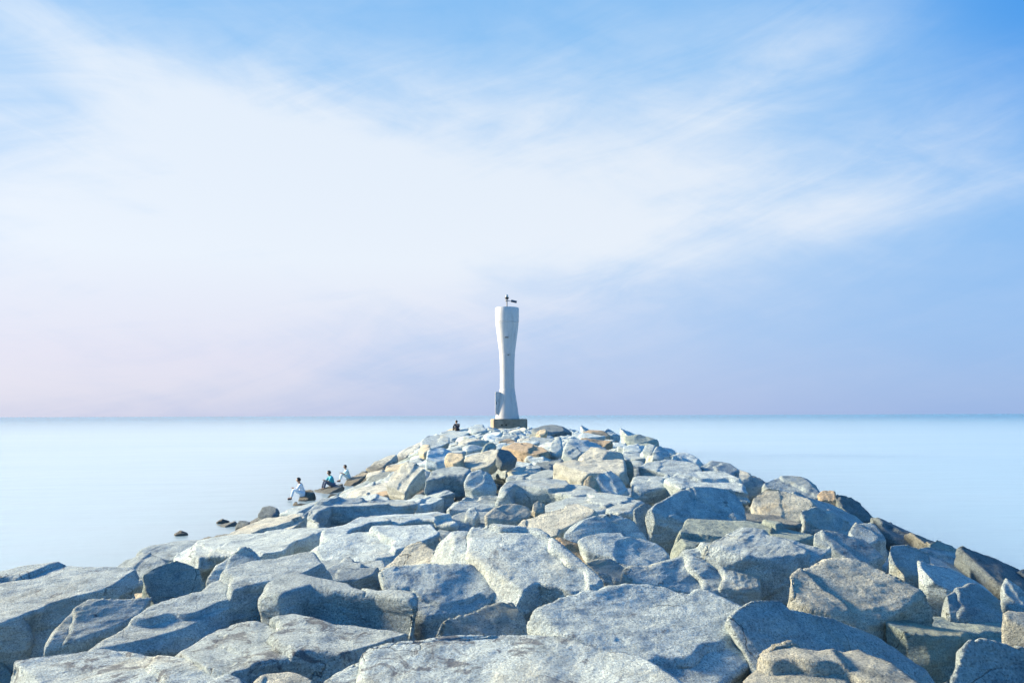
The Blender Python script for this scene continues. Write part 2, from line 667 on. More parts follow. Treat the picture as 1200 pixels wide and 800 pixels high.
    nm.materials.append(M_ROCK)
    nm.polygons.foreach_set('use_smooth', [True] * len(nm.polygons))
    return o


TINT = {'pale': (1.12, 1.11, 1.10), 'cream': (1.28, 1.11, 0.95), 'white': (1.25, 1.24, 1.23), 'grey': (0.86, 0.87, 0.88),
        'dark': (0.50, 0.51, 0.52), 'rust': (1.10, 0.74, 0.50), 'olive': (0.82, 0.81, 0.70), 'brown': (0.62, 0.54, 0.47),
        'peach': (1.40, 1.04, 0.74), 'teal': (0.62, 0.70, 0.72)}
ROCKS = []     # (polygon px, depth, short name, object)


def plane_pts(poly, anchor, sx, sy):
    out = []
    for (u, v) in poly:
        d = ray(u, v)
        # z = az + sx (x-ax) + sy (y-ay)
        den = d.z - sx * d.x - sy * d.y
        num = (anchor.z - CAM_P.z) + sx * (CAM_P.x - anchor.x) + sy * (CAM_P.y - anchor.y)
        t = num / den if abs(den) > 1e-6 else 1e9
        da = (anchor - CAM_P).length
        if t < 0:
            t = 1e9
        out.append(CAM_P + d * min(max(t, da * 0.55), da * 1.7))
    return out


def R_(label, poly, sx=None, h=0.1, th=None, asp=0.75, tint='pale', pk=0.0, rnd=0.0, short=None, rough=1.0, sy=None, Y=None, name='boulder', cat='boulder'):
    us = [p[0] for p in poly]
    vs = [p[1] for p in poly]
    uc = sum(us) / len(us)
    # the near edge runs on under the stones in front of it
    vm, vh = 0.5 * (min(vs) + max(vs)), max(vs) - min(vs)
    grow = 0.30 if max(vs) < 625 else (0.20 if max(vs) < 700 else 0.08)
    poly = [(uc + (u - uc) * (1.05 if max(vs) < 625 else 1.02), v + (max(0.0, (v - vm) / (0.5 * vh)) * grow * vh)) for (u, v) in poly]
    vs = [p[1] for p in poly]
    va = min(vs) + 0.72 * (max(vs) - min(vs))
    a = hit_base(uc, va, h)
    if Y is not None:
        dd = ray(uc, va)
        a = CAM_P + dd * (Y / dd.y)
    dist = (a - CAM_P).length
    wid = (max(us) - min(us)) / FPX * a.y
    e = 0.4
    bsx = (base_z(a.x + e, a.y) - base_z(a.x - e, a.y)) / (2 * e)
    bsy = (base_z(a.x, a.y + e) - base_z(a.x, a.y - e)) / (2 * e)
    if sx is None:
        sx = bsx * 0.6
    if sy is None:
        target = min(asp * wid * (3.0 if dist > 20 else (1.6 if dist > 10 else 1.0)), 6.0)
        lo, hi = bsy, 1.6
        for _ in range(30):
            m = (lo + hi) / 2
            pts = plane_pts(poly, a, sx, m)
            ext = max(p.y for p in pts) - min(p.y for p in pts)
            if ext > target:
                lo = m
            else:
                hi = m
        sy = lo if lo > bsy + 1e-4 else bsy
    pts = plane_pts(poly, a, sx, sy)
    if th is None:
        th = min(max(0.30 * wid, 0.28), 0.6) if dist < 12 else min(max(0.24 * wid, 0.22), 0.5)
    else:
        th *= 0.8
    # add noise to the rim's height
    o = rock_mesh(name, pts, th, dist, pk=pk * wid, rnd=rnd, rough=rough, seed=len(ROCKS) + 11)
    t = TINT[tint]
    rr = random.Random(len(ROCKS) * 7 + 3)
    j = rr.uniform(0.84, 1.12)
    o.color = (t[0] * j, t[1] * j, t[2] * j, 1)
    if dist > 10:
        o.location.z -= 0.03
    if short in ('purple stained slab', 'broad white bottom left slab', 'undercut layered slab'):
        o.color[3] = 1.75
    tag(o, label, cat, 'granite boulders piled into the breakwater')
    ROCKS.append((poly, a, short, o, dist, pts))
    return o

# ---- nearest row, bottom of the view
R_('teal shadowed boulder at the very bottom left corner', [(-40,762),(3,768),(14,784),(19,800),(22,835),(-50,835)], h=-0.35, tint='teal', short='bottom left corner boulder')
R_('broad flat white slab with creamy grooved left end, nearest at bottom left', [(12,753),(60,749),(130,747),(190,754),(240,765),(285,772),(316,779),(304,802),(290,835),(80,835),(62,800),(45,780),(28,768)], sx=-0.05, th=0.7, tint='white', short='broad white bottom left slab')
R_('small rounded cream stone wedged between the two nearest slabs at the bottom', [(296,797),(316,784),(345,783),(365,793),(374,812),(345,835),(290,835)], sx=0.1, h=0.0, pk=0.12, tint='cream', rnd=0.02, short='small cream bottom stone')
R_('long pale slab with dark purple stain along the bottom edge, centre', [(388,792),(410,776),(440,765),(470,755),(505,747),(552,739),(578,745),(620,748),(660,751),(700,762),(750,770),(785,781),(797,802),(790,845),(385,845)], sx=0.02, th=0.7, tint='white', asp=0.6, short='purple stained slab')
R_('rough cream topped boulder at the bottom edge before the big blue slab', [(846,799),(870,785),(888,772),(905,755),(913,750),(935,759),(960,765),(1010,762),(1042,775),(1085,795),(1095,835),(843,835)], sx=-0.06, h=0.2, tint='cream', pk=0.04, short='cream bottom boulder')
R_('tall blue grey boulder with bright left rim in bottom right corner', [(1113,796),(1126,766),(1124,741),(1131,736),(1165,745),(1200,752),(1245,760),(1245,845),(1108,845)], sx=-0.25, h=0.35, th=0.9, asp=0.5, tint='grey', short='bottom right corner boulder')
R_('large smooth blue shaded slab sloping right beneath the cream boulder', [(840,697),(900,700),(960,711),(1000,719),(1030,728),(1062,745),(1087,767),(1106,802),(1085,828),(900,815),(885,775)], sx=-0.46, h=0.0, th=0.8, asp=0.7, tint='pale', rough=0.6, short='smooth blue slab')
# ---- second row
R_('biggest pale tilted slab with ledges on its face, right of centre in front', [(625,722),(640,711),(657,700),(690,692),(725,685),(765,685),(800,690),(840,697),(868,705),(888,725),(896,747),(878,764),(845,785),(800,818),(740,802),(690,772),(640,750)], sx=-0.05, th=0.75, asp=0.8, tint='pale', short='biggest tilted slab')
R_('grey triangular boulder wedged left of the biggest tilted slab', [(484,742),(512,728),(560,714),(600,699),(609,702),(625,724),(634,748),(612,760),(590,760),(540,755)], sx=-0.12, h=0.05, asp=0.35, tint='grey', short='grey triangular boulder')
R_('layered white slab with dark undercut front, left of the purple stained slab', [(209,746),(225,735),(262,722),(300,724),(320,728),(345,725),(390,735),(412,734),(450,738),(478,745),(470,755),(445,761),(410,765),(365,762),(330,763),(300,766),(275,770),(245,766),(228,758)], sx=-0.03, th=0.6, asp=0.7, tint='white', short='undercut layered slab')
R_('block shaped boulder with cream left end and blue front face', [(304,692),(312,682),(345,669),(368,673),(400,677),(435,681),(460,684),(482,692),(486,700),(440,692),(395,687),(365,683),(330,694)], sx=0.0, h=0.25, th=0.75, asp=0.5, tint='pale', short='blue fronted block')
R_('scalloped white boulder with blue hollows beside the blue fronted block', [(442,674),(455,668),(490,664),(520,665),(545,661),(575,668),(586,673),(588,700),(560,708),(530,713),(500,716),(480,706),(470,694),(450,686)], sx=-0.1, h=0.05, asp=0.6, tint='white', short='scalloped white boulder', rough=1.4)
R_('small round grey boulder in the gap below the large white centre slab', [(586,683),(600,680),(620,686),(635,693),(641,707),(626,718),(608,712),(590,702)], sx=-0.1, h=-0.1, asp=0.6, tint='grey', rnd=0.03, pk=0.06, short='round grey gap boulder')
R_('large white slab with creamy raised left edge in the centre', [(490,627),(505,618),(545,613),(600,617),(632,620),(655,640),(680,655),(705,670),(714,684),(690,680),(660,674),(630,669),(604,680),(575,668),(540,657),(515,646)], sx=0.0, h=0.2, th=0.65, asp=0.75, tint='white', short='large white centre slab')
R_('cream wedge sloping left against the large white centre slab', [(440,664),(470,645),(490,627),(515,646),(545,661),(520,667),(480,670)], sx=0.3, h=0.05, asp=0.6, tint='cream', short='cream wedge')
R_('thick flat slab with dark front on the left edge by the water', [(-40,674),(0,670),(40,664),(70,661),(110,662),(150,660),(166,664),(150,676),(120,686),(90,693),(60,700),(45,708),(25,715),(5,722),(-40,730)], sx=0.06, h=0.3, th=0.8, asp=0.7, tint='white', short='thick left edge slab')
R_('pointed grey knob of rock leaning before the thick left edge slab', [(50,747),(64,731),(80,709),(105,702),(150,701),(182,699),(165,718),(140,731),(100,746)], sx=-0.12, h=0.1, th=0.5, asp=0.5, tint='grey', short='pointed grey knob')
R_('long narrow lit slab slanting down left with deep shadow side', [(95,750),(140,741),(175,729),(210,717),(240,707),(268,694),(310,683),(345,675),(372,667),(398,657),(392,652),(370,647),(320,655),(272,660),(250,672),(238,684),(205,692),(180,700),(150,716),(120,732)], sx=0.0, h=0.22, th=0.7, asp=0.85, tint='pale', short='long slanting slab')
R_('low grey dome boulder at the water edge behind the left slab', [(131,663),(150,651),(175,645),(188,650),(197,659),(182,670),(150,670)], h=0.1, asp=0.5, tint='grey', pk=0.05, rnd=0.04, short='low grey dome')
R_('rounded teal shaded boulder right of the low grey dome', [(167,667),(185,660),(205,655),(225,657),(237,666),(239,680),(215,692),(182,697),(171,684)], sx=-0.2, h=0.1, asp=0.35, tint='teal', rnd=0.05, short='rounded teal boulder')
R_('peaked little boulder with lit left slope and blue right face', [(232,680),(255,658),(284,636),(292,638),(302,650),(306,660),(272,665),(252,674)], sx=0.1, h=0.15, asp=0.4, tint='pale', short='peaked little boulder')
# ---- left shoulder
R_('wide lavender slab with orange broken left end above the water', [(210,640),(225,630),(245,624),(290,621),(330,619),(370,614),(384,616),(386,620),(365,627),(342,632),(330,641),(305,645),(285,641),(262,641),(240,641),(220,645)], sx=0.06, h=0.25, th=0.6, asp=0.7, tint='pale', short='orange ended slab')
R_('beige sunlit slab sloping to the water below the fishermen', [(264,621),(280,615),(305,609),(325,602),(350,596),(363,600),(352,605),(341,612),(338,617),(300,618),(278,622)], sx=0.15, h=0.2, th=0.5, asp=0.8, tint='cream', short='beige sloping slab')
R_('long slab with thick shadowed front edge on the left shoulder', [(345,602),(360,597),(375,592),(400,587),(430,584),(480,582),(484,587),(440,589),(412,590),(390,591),(375,597),(362,605)], sx=0.03, h=0.3, th=0.75, asp=0.6, tint='pale', short='thick fronted slab')
R_('curved pale slab with hollow shadowed front left of centre', [(382,623),(384,612),(400,605),(435,597),(480,594),(520,593),(536,599),(525,604),(490,602),(470,607),(435,609),(412,615),(402,624)], sx=0.02, h=0.22, th=0.6, asp=0.7, tint='white', short='curved pale slab')
R_('small round white stone sitting on the left shoulder slabs', [(368,614),(371,607),(376,605),(380,609),(379,615),(372,617)], h=0.15, asp=0.8, tint='white', pk=0.2, rnd=0.03, th=0.25, short='round white stone')
R_('wide pale slab with ragged cream front edge left of the cream wedge', [(360,635),(385,627),(415,621),(440,615),(490,614),(520,618),(512,627),(490,635),(455,643),(440,645),(410,650),(385,646),(365,643)], sx=0.03, h=0.15, th=0.5, asp=0.7, tint='white', short='ragged edged slab')
R_('thin pale ledge above the blue fronted block', [(345,675),(362,661),(390,648),(402,651),(420,655),(450,655),(470,660),(450,666),(420,668),(400,668),(372,673)], sx=0.0, h=0.05, asp=0.6, tint='pale', short='thin pale ledge')
R_('bluish sliver of rock tucked behind the blue fronted block', [(368,674),(385,665),(420,666),(440,664),(454,669),(430,676),(400,678)], sx=-0.1, h=0.05, asp=0.5, tint='grey', short='bluish sliver')
# ---- centre, middle distance
R_('flat bluish slab right behind the large white centre slab', [(500,620),(520,606),(545,600),(575,598),(610,596),(640,597),(625,607),(612,618),(580,622),(545,622)], sx=-0.08, h=0.0, asp=0.8, tint='pale', short='flat bluish slab')
R_('little stone with cream left facet on the flat bluish slab', [(568,599),(576,594),(588,588),(598,586),(615,588),(626,596),(605,603),(590,604),(577,605)], sx=-0.15, h=0.15, asp=0.5, tint='cream', short='cream faceted little stone')
R_('small bright white block on the flat bluish slab', [(544,598),(548,592),(558,589),(562,596),(556,601)], h=0.2, asp=0.6, tint='white', th=0.3, short='bright white block')
R_('smooth blue slab sloping right above the flat bluish slab', [(520,582),(545,577),(575,575),(605,575),(622,580),(626,590),(600,592),(575,590),(550,594),(528,594)], sx=-0.2, h=0.1, asp=0.7, tint='pale', short='upper blue slab')
R_('long dark fronted slab with glowing cream left end', [(588,569),(600,562),(620,560),(650,560),(680,563),(702,571),(680,574),(650,570),(606,566),(596,570)], sx=-0.03, h=0.35, th=0.7, asp=0.5, tint='pale', short='cream ended dark slab')
R_('smooth tan boulder lit from the left in the middle', [(600,612),(615,604),(640,596),(665,589),(690,589),(705,592),(700,598),(680,608),(656,615),(651,623),(625,622)], sx=0.18, h=0.15, asp=0.7, tint='cream', rnd=0.04, rough=0.6, short='smooth tan boulder')
R_('humped boulder with sunlit top and blue grey front beside the smooth tan boulder', [(650,623),(670,611),(702,594),(720,598),(742,608),(760,626),(720,634),(680,632)], sx=-0.1, h=0.15, asp=0.35, tint='pale', rnd=0.04, short='humped boulder')
R_('flat white slab crossing behind the humped boulder', [(624,588),(640,580),(660,577),(700,574),(735,575),(758,582),(752,587),(740,594),(705,594),(680,593),(660,593),(640,590)], sx=0.02, h=0.25, th=0.5, asp=0.7, tint='white', short='flat white crossing slab')
R_('dark blue boulder falling away right of the flat white crossing slab', [(742,590),(757,584),(770,590),(785,605),(787,617),(770,628),(752,628),(746,608)], sx=-0.5, h=0.1, asp=0.4, tint='grey', short='falling dark boulder')
R_('small cream knob at the left end of the flat white crossing slab', [(623,591),(626,585),(633,583),(638,587),(636,593),(628,594)], h=0.25, asp=0.6, tint='cream', rnd=0.04, th=0.4, short='small cream knob')
# ---- right of centre
R_('broad blue shaded slab with cream left ridge, right of centre', [(755,586),(770,577),(785,569),(800,562),(830,561),(855,564),(868,574),(877,598),(860,602),(830,600),(800,596),(778,592)], sx=-0.4, h=0.35, th=0.6, asp=0.5, tint='pale', rough=0.7, short='broad blue slab')
R_('long thin brown beam of rock under the broad blue slab', [(822,596),(850,598),(880,601),(910,604),(936,609),(930,613),(900,610),(870,607),(840,603)], sx=-0.1, h=0.2, th=0.3, asp=0.4, tint='brown', short='thin brown stone')
R_('mossy edged slab with deep dark front, below the thin brown stone', [(766,619),(780,612),(786,604),(800,600),(830,601),(880,606),(930,613),(952,618),(935,622),(900,623),(860,625),(835,623),(820,623),(795,622)], sx=-0.08, h=0.3, th=0.7, asp=0.7, tint='olive', short='mossy edged slab')
R_('speckled pale slab with long blue front face, right of centre', [(820,640),(840,627),(870,621),(905,624),(935,632),(960,638),(976,636),(950,648),(925,651),(900,651),(870,649),(845,646)], sx=-0.06, h=0.3, th=0.75, asp=0.6, tint='pale', short='speckled slab')
R_('lumpy white boulder with dark lower edge behind the biggest tilted slab', [(716,664),(735,656),(760,657),(785,650),(805,643),(830,640),(860,645),(875,655),(890,669),(897,681),(870,685),(840,680),(820,681),(795,681),(760,677),(735,669)], sx=-0.12, h=0.1, th=0.55, asp=0.5, tint='white', short='lumpy white boulder', rough=1.3)
R_('stepped blue white slab between smooth tan boulder and lumpy white boulder', [(678,630),(700,625),(728,624),(732,630),(750,628),(768,634),(774,639),(785,643),(791,651),(770,658),(735,658),(715,650),(690,643)], sx=-0.15, h=0.1, asp=0.6, tint='pale', short='stepped blue slab')
R_('rusty orange edged stone sunk beside the large white centre slab', [(636,630),(655,629),(672,634),(690,643),(718,657),(704,662),(684,655),(660,643)], sx=0.0, h=0.05, asp=0.5, tint='rust', th=0.35, short='rusty edged stone')
R_('dark sliver between the large white centre slab and lumpy white boulder', [(684,658),(712,655),(740,666),(760,678),(735,690),(712,680)], sx=-0.2, h=-0.05, asp=0.6, tint='grey', short='dark sliver')
R_('bright cream sunlit boulder on the right shoulder', [(879,592),(885,578),(900,567),(918,571),(945,580),(952,586),(942,597),(920,600),(895,596)], sx=0.22, h=0.23, th=0.63, asp=0.4, tint='cream', rnd=0.03, short='bright cream boulder')
R_('long blue boulder sloping right below the bright cream boulder', [(935,594),(955,587),(975,593),(992,603),(999,616),(990,624),(975,620),(960,608)], sx=-0.46, h=0.08, asp=0.4, tint='pale', rnd=0.04, short='long blue boulder')
R_('blue loaf shaped boulder on the right skyline', [(893,561),(905,556),(930,554),(950,559),(958,569),(961,576),(945,573),(925,570),(900,567)], sx=-0.1, h=0.28, asp=0.5, tint='grey', rnd=0.05, short='blue skyline loaf')
R_('smooth blue slab dipping towards the right water, under the blue skyline loaf', [(925,571),(945,574),(960,580),(985,590),(1010,599),(1022,607),(1004,611),(990,603),(960,593),(940,584)], sx=-0.46, h=0.18, asp=0.6, tint='pale', short='dipping blue slab')
R_('rust brown block on the right skyline beside the blue loaf', [(958,574),(965,570),(978,572),(979,581),(962,579)], sx=0.0, h=0.28, asp=0.6, tint='rust', th=0.38, short='rust brown block')
R_('dark narrow slab running down the right skyline from the rust block', [(976,573),(990,575),(1007,585),(1024,597),(1005,601),(985,590)], sx=-0.34, h=0.08, asp=0.6, tint='dark', short='dark skyline slab')
R_('pale rounded stone on the right shoulder above the speckled slab', [(994,620),(1003,609),(1020,607),(1030,612),(1037,624),(1020,630),(1000,627)], sx=-0.05, h=0.25, asp=0.5, tint='pale', rnd=0.04, short='pale shoulder stone')
R_('grey slab with blocky right end above the sunlit boulder', [(952,622),(970,616),(985,623),(1020,630),(1033,646),(1010,652),(975,645),(960,636)], sx=-0.15, h=0.25, asp=0.6, tint='grey', short='blocky ended slab')
R_('square dark block behind the sunlit lumpy boulder on the right', [(1038,637),(1060,637),(1085,647),(1092,668),(1060,664),(1042,652)], sx=-0.46, h=0.10, asp=0.9, tint='grey', short='square dark block')
R_('big lumpy sunlit boulder resting on the right, cream and grey', [(917,687),(930,668),(950,660),(975,653),(995,652),(1030,660),(1055,667),(1075,671),(1087,677),(1082,687),(1070,694),(1050,706),(1030,715),(1010,720),(980,719),(950,712),(925,700)], sx=-0.02, h=0.22, th=0.42, asp=0.5, tint='cream', rnd=0.03, rough=1.4, short='big lumpy sunlit boulder')
R_('teal slab with mossy broken left edge below the big lumpy boulder', [(1032,721),(1050,718),(1080,711),(1092,704),(1130,711),(1180,720),(1225,735),(1205,760),(1165,750),(1128,745),(1085,744),(1060,740),(1040,730)], sx=-0.15, h=0.05, th=0.60, asp=0.9, tint='olive', short='mossy teal slab')
R_('smooth blue slab leaning to the right slope beside the square dark block', [(1076,652),(1110,655),(1150,670),(1180,692),(1150,694),(1110,685),(1080,674)], sx=-0.4, h=0.10, asp=0.9, tint='pale', rough=0.50, short='leaning blue slab')
R_('hump of bluish rock low on the right slope above the mossy slab', [(1102,693),(1130,680),(1150,684),(1165,699),(1175,722),(1140,722),(1110,711)], sx=-0.4, h=0.10, asp=0.9, tint='grey', rnd=0.04, short='bluish slope hump')
R_('long blue slab stretching down the right slope', [(1048,640),(1090,639),(1120,645),(1155,660),(1192,686),(1160,680),(1110,664),(1070,654)], sx=-0.34, h=0.03, asp=0.9, tint='pale', rough=0.03, short='long blue slope slab')
R_('greenish rounded stone near the right skyline', [(1083,634),(1100,627),(1117,631),(1138,649),(1112,652),(1090,645)], sx=-0.34, h=0.03, asp=0.9, tint='olive', rnd=0.03, short='greenish rounded stone')
R_('dark ridge stone on the right skyline below the dark narrow slab', [(1018,596),(1040,604),(1064,615),(1092,627),(1062,627),(1036,614)], sx=-0.34, h=0.03, asp=0.9, tint='dark', short='dark ridge stone')
R_('brownish skyline stone between dark ridge and the low dark bank', [(1060,613),(1085,621),(1112,632),(1152,651),(1120,648),(1090,634)], sx=-0.34, h=0.03, asp=0.9, tint='brown', short='brown skyline stone')
R_('low dark bank of rock running out of frame on the right', [(1110,631),(1150,647),(1180,659),(1202,668),(1250,694),(1205,700),(1160,675)], sx=-0.34, h=0.03, asp=0.9, tint='dark', short='low dark bank')
R_('small cream edged stone at the right frame edge above the corner boulder', [(1174,723),(1180,713),(1200,718),(1235,726),(1212,738)], sx=-0.1, h=0.3, asp=0.5, tint='cream', short='small right edge stone')
R_('pale blue stone at the right frame edge beside the low dark bank', [(1170,692),(1180,676),(1200,690),(1218,707),(1196,710)], sx=-0.2, h=0.15, asp=0.9, tint='pale', short='pale right edge stone')
# ---- towards the beacon
R_('grey dome boulder on the skyline left of the beacon plinth', [(547,502),(552,498),(560,495.5),(566,497),(570,502),(560,504)], h=0.25, asp=0.6, tint='grey', rnd=0.08, short='skyline dome')
R_('flat slab on the skyline below the seated dark figure', [(511,507),(522,502),(548,501),(551,506),(530,511),(515,510)], sx=0.05, h=0.15, asp=0.6, tint='grey', short='seat slab')
R_('squared boulder below left of the seated figure', [(494,514),(500,508),(515,506),(529,510),(527,515),(515,519),(498,520)], sx=0.0, h=0.3, asp=0.5, tint='pale', short='squared boulder')
R_('small golden lit stone high on the left slope', [(491,525),(495,520),(503,518.5),(505,524),(497,528)], sx=0.3, h=0.35, asp=0.5, tint='peach', short='small golden stone')
R_('blue and white rock beside the small golden stone', [(500,534),(504,523),(518,522),(532,526),(530,536),(515,538)], sx=-0.2, h=0.25, asp=0.5, tint='white', short='blue and white rock')
R_('golden orange lit stone in front of the beacon, left', [(522,536),(524,529),(533,528),(543,530),(544,536),(533,539)], sx=0.35, h=0.4, asp=0.4, tint='peach', short='golden orange stone')
R_('cream long rock between golden stone and dark wedge', [(543,537),(548,530),(565,527),(578,523),(584,527),(582,536),(570,540),(555,540)], sx=0.2, h=0.3, asp=0.4, tint='cream', short='cream long rock')
R_('dark wedge shaped rock right of the cream long rock', [(581,533),(584,524),(595,525),(605,531),(600,535),(588,537)], sx=-0.46, h=0.35, asp=0.4, tint='dark', short='dark wedge')
R_('olive dark boulder below the beacon plinth, left', [(562,528),(568,518),(578,515),(582,518),(576,526),(568,530)], sx=-0.2, h=0.3, asp=0.4, tint='olive', short='olive boulder')
R_('pale round boulder with dark slot above it, left of centre', [(545,560),(549,550),(564,546),(578,554),(582,563),(570,567),(555,566)], sx=-0.05, h=0.3, asp=0.4, tint='white', rnd=0.06, short='pale round boulder')
R_('slab roofing a long dark crack on the left', [(500,556),(508,548),(525,543),(550,545),(558,549),(545,552),(522,552)], sx=0.05, h=0.4, th=0.5, asp=0.6, tint='grey', short='crack roof slab')
R_('steep cream faced block on the left slope', [(453,560),(462,545),(478,538),(500,543),(492,550),(480,560),(478,566)], sx=0.35, h=0.3, asp=0.5, tint='cream', short='steep cream block')
R_('rust orange flat slab below the beacon plinth, right', [(588,522),(600,515),(615,514),(635,518),(642,524),(630,527),(610,525)], sx=0.05, h=0.3, asp=0.5, tint='rust', short='rust orange slab')
R_('long dark grey hump on the skyline right of the beacon', [(622,502),(640,497),(660,497.5),(668,502),(650,505),(630,505)], sx=-0.1, h=0.3, asp=0.6, tint='dark', rnd=0.06, short='dark skyline hump')
R_('pinkish small stone before the dark skyline hump', [(628,506),(632,502.5),(639,501.5),(641,505),(634,507)], sx=0.2, h=0.3, asp=0.5, tint='peach', short='pinkish small stone')
R_('pale peaked stone right of the rust orange slab', [(643,523),(648,514),(654,508),(658,511),(660,520),(652,525)], sx=0.15, h=0.35, asp=0.4, tint='white', short='pale peaked stone')
R_('second grey peaked stone right of the pale peak', [(658,527),(664,520),(668,518),(676,522),(683,528),(670,531)], sx=0.1, h=0.3, asp=0.4, tint='grey', short='grey peaked stone')
R_('long cream log shaped boulder with brown right end', [(650,540),(665,536),(690,537),(720,535),(738,537),(741,545),(725,550),(700,549),(680,550),(668,547)], sx=0.05, h=0.35, asp=0.4, tint='cream', rnd=0.06, short='cream log boulder')
R_('brown dark stone butted against the cream log boulder', [(718,541),(730,535),(740,536),(742,545),(730,549)], sx=-0.2, h=0.35, asp=0.4, tint='brown', short='brown butt stone')
R_('small pyramid stone with golden left face and dark right side', [(681,568),(686,558),(691,551),(698,558),(707,571),(692,573)], sx=0.1, h=0.3, asp=0.35, tint='peach', short='pyramid stone')
R_('smooth pale slab sloping right behind the pyramid stone', [(694,556),(700,550),(715,549),(728,558),(736,568),(720,572),(704,570)], sx=-0.2, h=0.25, asp=0.5, tint='pale', rough=0.6, short='pyramid backing slab')
R_('pale block with cream left end near the broad blue slab', [(741,562),(745,555),(765,552),(785,555),(800,558),(790,566),(760,568),(745,568)], sx=0.0, h=0.3, asp=0.5, tint='pale', short='cream ended pale block')
R_('ragged white slab above the broad blue slab', [(783,558),(800,552),(830,550),(850,552),(868,557),(874,566),(850,565),(820,563),(795,564)], sx=0.0, h=0.4, asp=0.5, tint='white', short='ragged white slab')
R_('grey stone beside the ragged white slab on the right skyline', [(864,563),(875,556),(890,556),(900,564),(893,572),(875,572)], sx=-0.2, h=0.25, asp=0.5, tint='grey', short='grey companion stone')
R_('flat pale slab right of the brown butt stone', [(750,546),(760,540),(785,537),(815,540),(822,548),(800,553),(770,550)], sx=0.0, h=0.3, asp=0.5, tint='white', short='flat pale far slab')
R_('dark triangular stone on the right skyline', [(765,529),(768,521),(772,519),(779,524),(786,530),(775,532)], sx=-0.4, h=0.35, asp=0.5, tint='grey', short='dark triangular stone')
R_('tilted grey stone left of the dark triangular stone on skyline', [(752,526),(757,520),(763,518),(768,521),(765,527),(758,528)], sx=0.1, h=0.3, asp=0.5, tint='grey', short='tilted skyline stone')
R_('low flat slab right of the dark triangular stone', [(783,535),(795,528),(810,527),(823,536),(815,539),(795,539)], sx=-0.1, h=0.3, asp=0.6, tint='pale', short='low flat far slab')
R_('blue slab on right skyline above the ragged white slab', [(820,543),(835,537),(850,539),(866,548),(850,552),(832,550)], sx=-0.15, h=0.3, asp=0.6, tint='grey', short='skyline blue slab')
R_('long sunlit slab edging the left skyline', [(430,545),(445,537),(463,528),(466,533),(455,541),(440,548)], sx=0.15, h=0.3, asp=0.7, tint='cream', Y=46, short='left skyline slab')
R_('cream slab on the left skyline above the fishermen', [(464,534),(470,525),(484,517),(495,515),(492,521),(478,530),(470,536)], sx=0.2, h=0.3, asp=0.7, tint='cream', Y=55, short='cream skyline slab')
R_('peach lit slab just right of the crouching fisherman', [(400,568),(408,558),(428,549),(436,552),(425,559),(412,566)], sx=0.2, h=0.25, asp=0.7, tint='peach', Y=37, short='peach lit slab')
# ---- stones in and beside the water on the left
R_('dark wet boulder standing in the water on the left', [(302,601),(308,592),(318,590),(326,594),(324,602),(310,605)], h=0.15, asp=0.6, tint='dark', rnd=0.05, pk=0.05, short='dark water boulder')
R_('flat black stone at the water edge left of the beige slab', [(275,614),(280,608),(293,609),(290,614)], h=0.15, asp=0.6, tint='dark', short='flat black water stone')
R_('small peach coloured upright stone near the water', [(342,594),(344,586),(348,585),(350,593)], h=0.25, asp=0.4, tint='peach', Y=29, short='peach upright stone')
R_('low dark rock at the waterline behind the beige slab', [(324,600),(332,593),(345,587),(352,590),(342,597),(330,602)], h=0.15, asp=0.6, tint='dark', Y=28.5, short='low waterline rock')
R_('reddish brown stone at the foot of the standing fisherman', [(350,587),(354,579),(364,575),(370,579),(362,585),(354,590)], h=0.25, asp=0.5, tint='brown', Y=30.5, short='reddish brown stone')
R_('cream broken stones strip leading to the crouching fisherman', [(362,585),(372,577),(392,571),(404,572),(390,579),(375,586)], sx=0.15, h=0.25, asp=0.6, tint='cream', Y=33.0, short='cream strip')
R_('blue ledge below the cream strip on the left shoulder', [(345,595),(365,585),(400,580),(425,578),(436,582),(410,586),(375,591)], sx=-0.05, h=0.2, asp=0.6, tint='grey', short='blue shoulder ledge')


# ------------------------------------------------------------------ packed stones between the traced ones


def inside(poly, u, v):
    r = False
    n = len(poly)
    for i in range(n):
        x1, y1 = poly[i]
        x2, y2 = poly[(i + 1) % n]
        if (y1 > v) != (y2 > v) and u < (x2 - x1) * (v - y1) / (y2 - y1) + x1:
            r = not r
    return r


FR = random.Random(21)
traced = list(ROCKS)
disc = []      # footprints in plan: x, y, r
for (poly, a, short, o, dist, pts) in traced:
    c = sum(pts, Vector()) / len(pts)
    r = 0.5 * math.sqrt(max((max(p.x for p in pts) - min(p.x for p in pts)) * (max(p.y for p in pts) - min(p.y for p in pts)), 0.05))
    disc.append((c.x, c.y, r * 0.8))


def stone_rim(x, y, z, L, Wd, yaw, sx, sy):
    n = FR.choice([4, 5, 5, 6, 6, 7])
    pts = []
    ph = FR.uniform(0, 1)
    for i in range(n):
        a = 2 * math.pi * (i + ph + FR.uniform(-.33, .33)) / n
        rr = FR.uniform(0.85, 1.25)
        px, py = L * rr * math.cos(a) / 2, Wd * rr * math.sin(a) / 2
        X = x + px * math.cos(yaw) - py * math.sin(yaw)
        Y = y + px * math.sin(yaw) + py * math.cos(yaw)
        pts.append(Vector((X, Y, z + sx * (X - x) + sy * (Y - y) + FR.uniform(-.04, .04) * L)))
    return pts


FILL = []
PH = 0


def covers(pts, dist):
    """does this stone's upper face hide a traced stone standing farther off?"""
    for p in pts + [sum(pts, Vector()) / len(pts)]:
        q = project(p)
        if q is None:
            continue
        if dist < 40 and 338 < q[0] < 418 and 540 < q[1] < 580 - (q[0] - 350) * 0.4:
            return True
        for (poly, a, short, o, d2, _) in traced:
            if inside(poly, q[0], q[1]) and (d2 > dist - 1.0 or dist < 12):
                return True
    return False


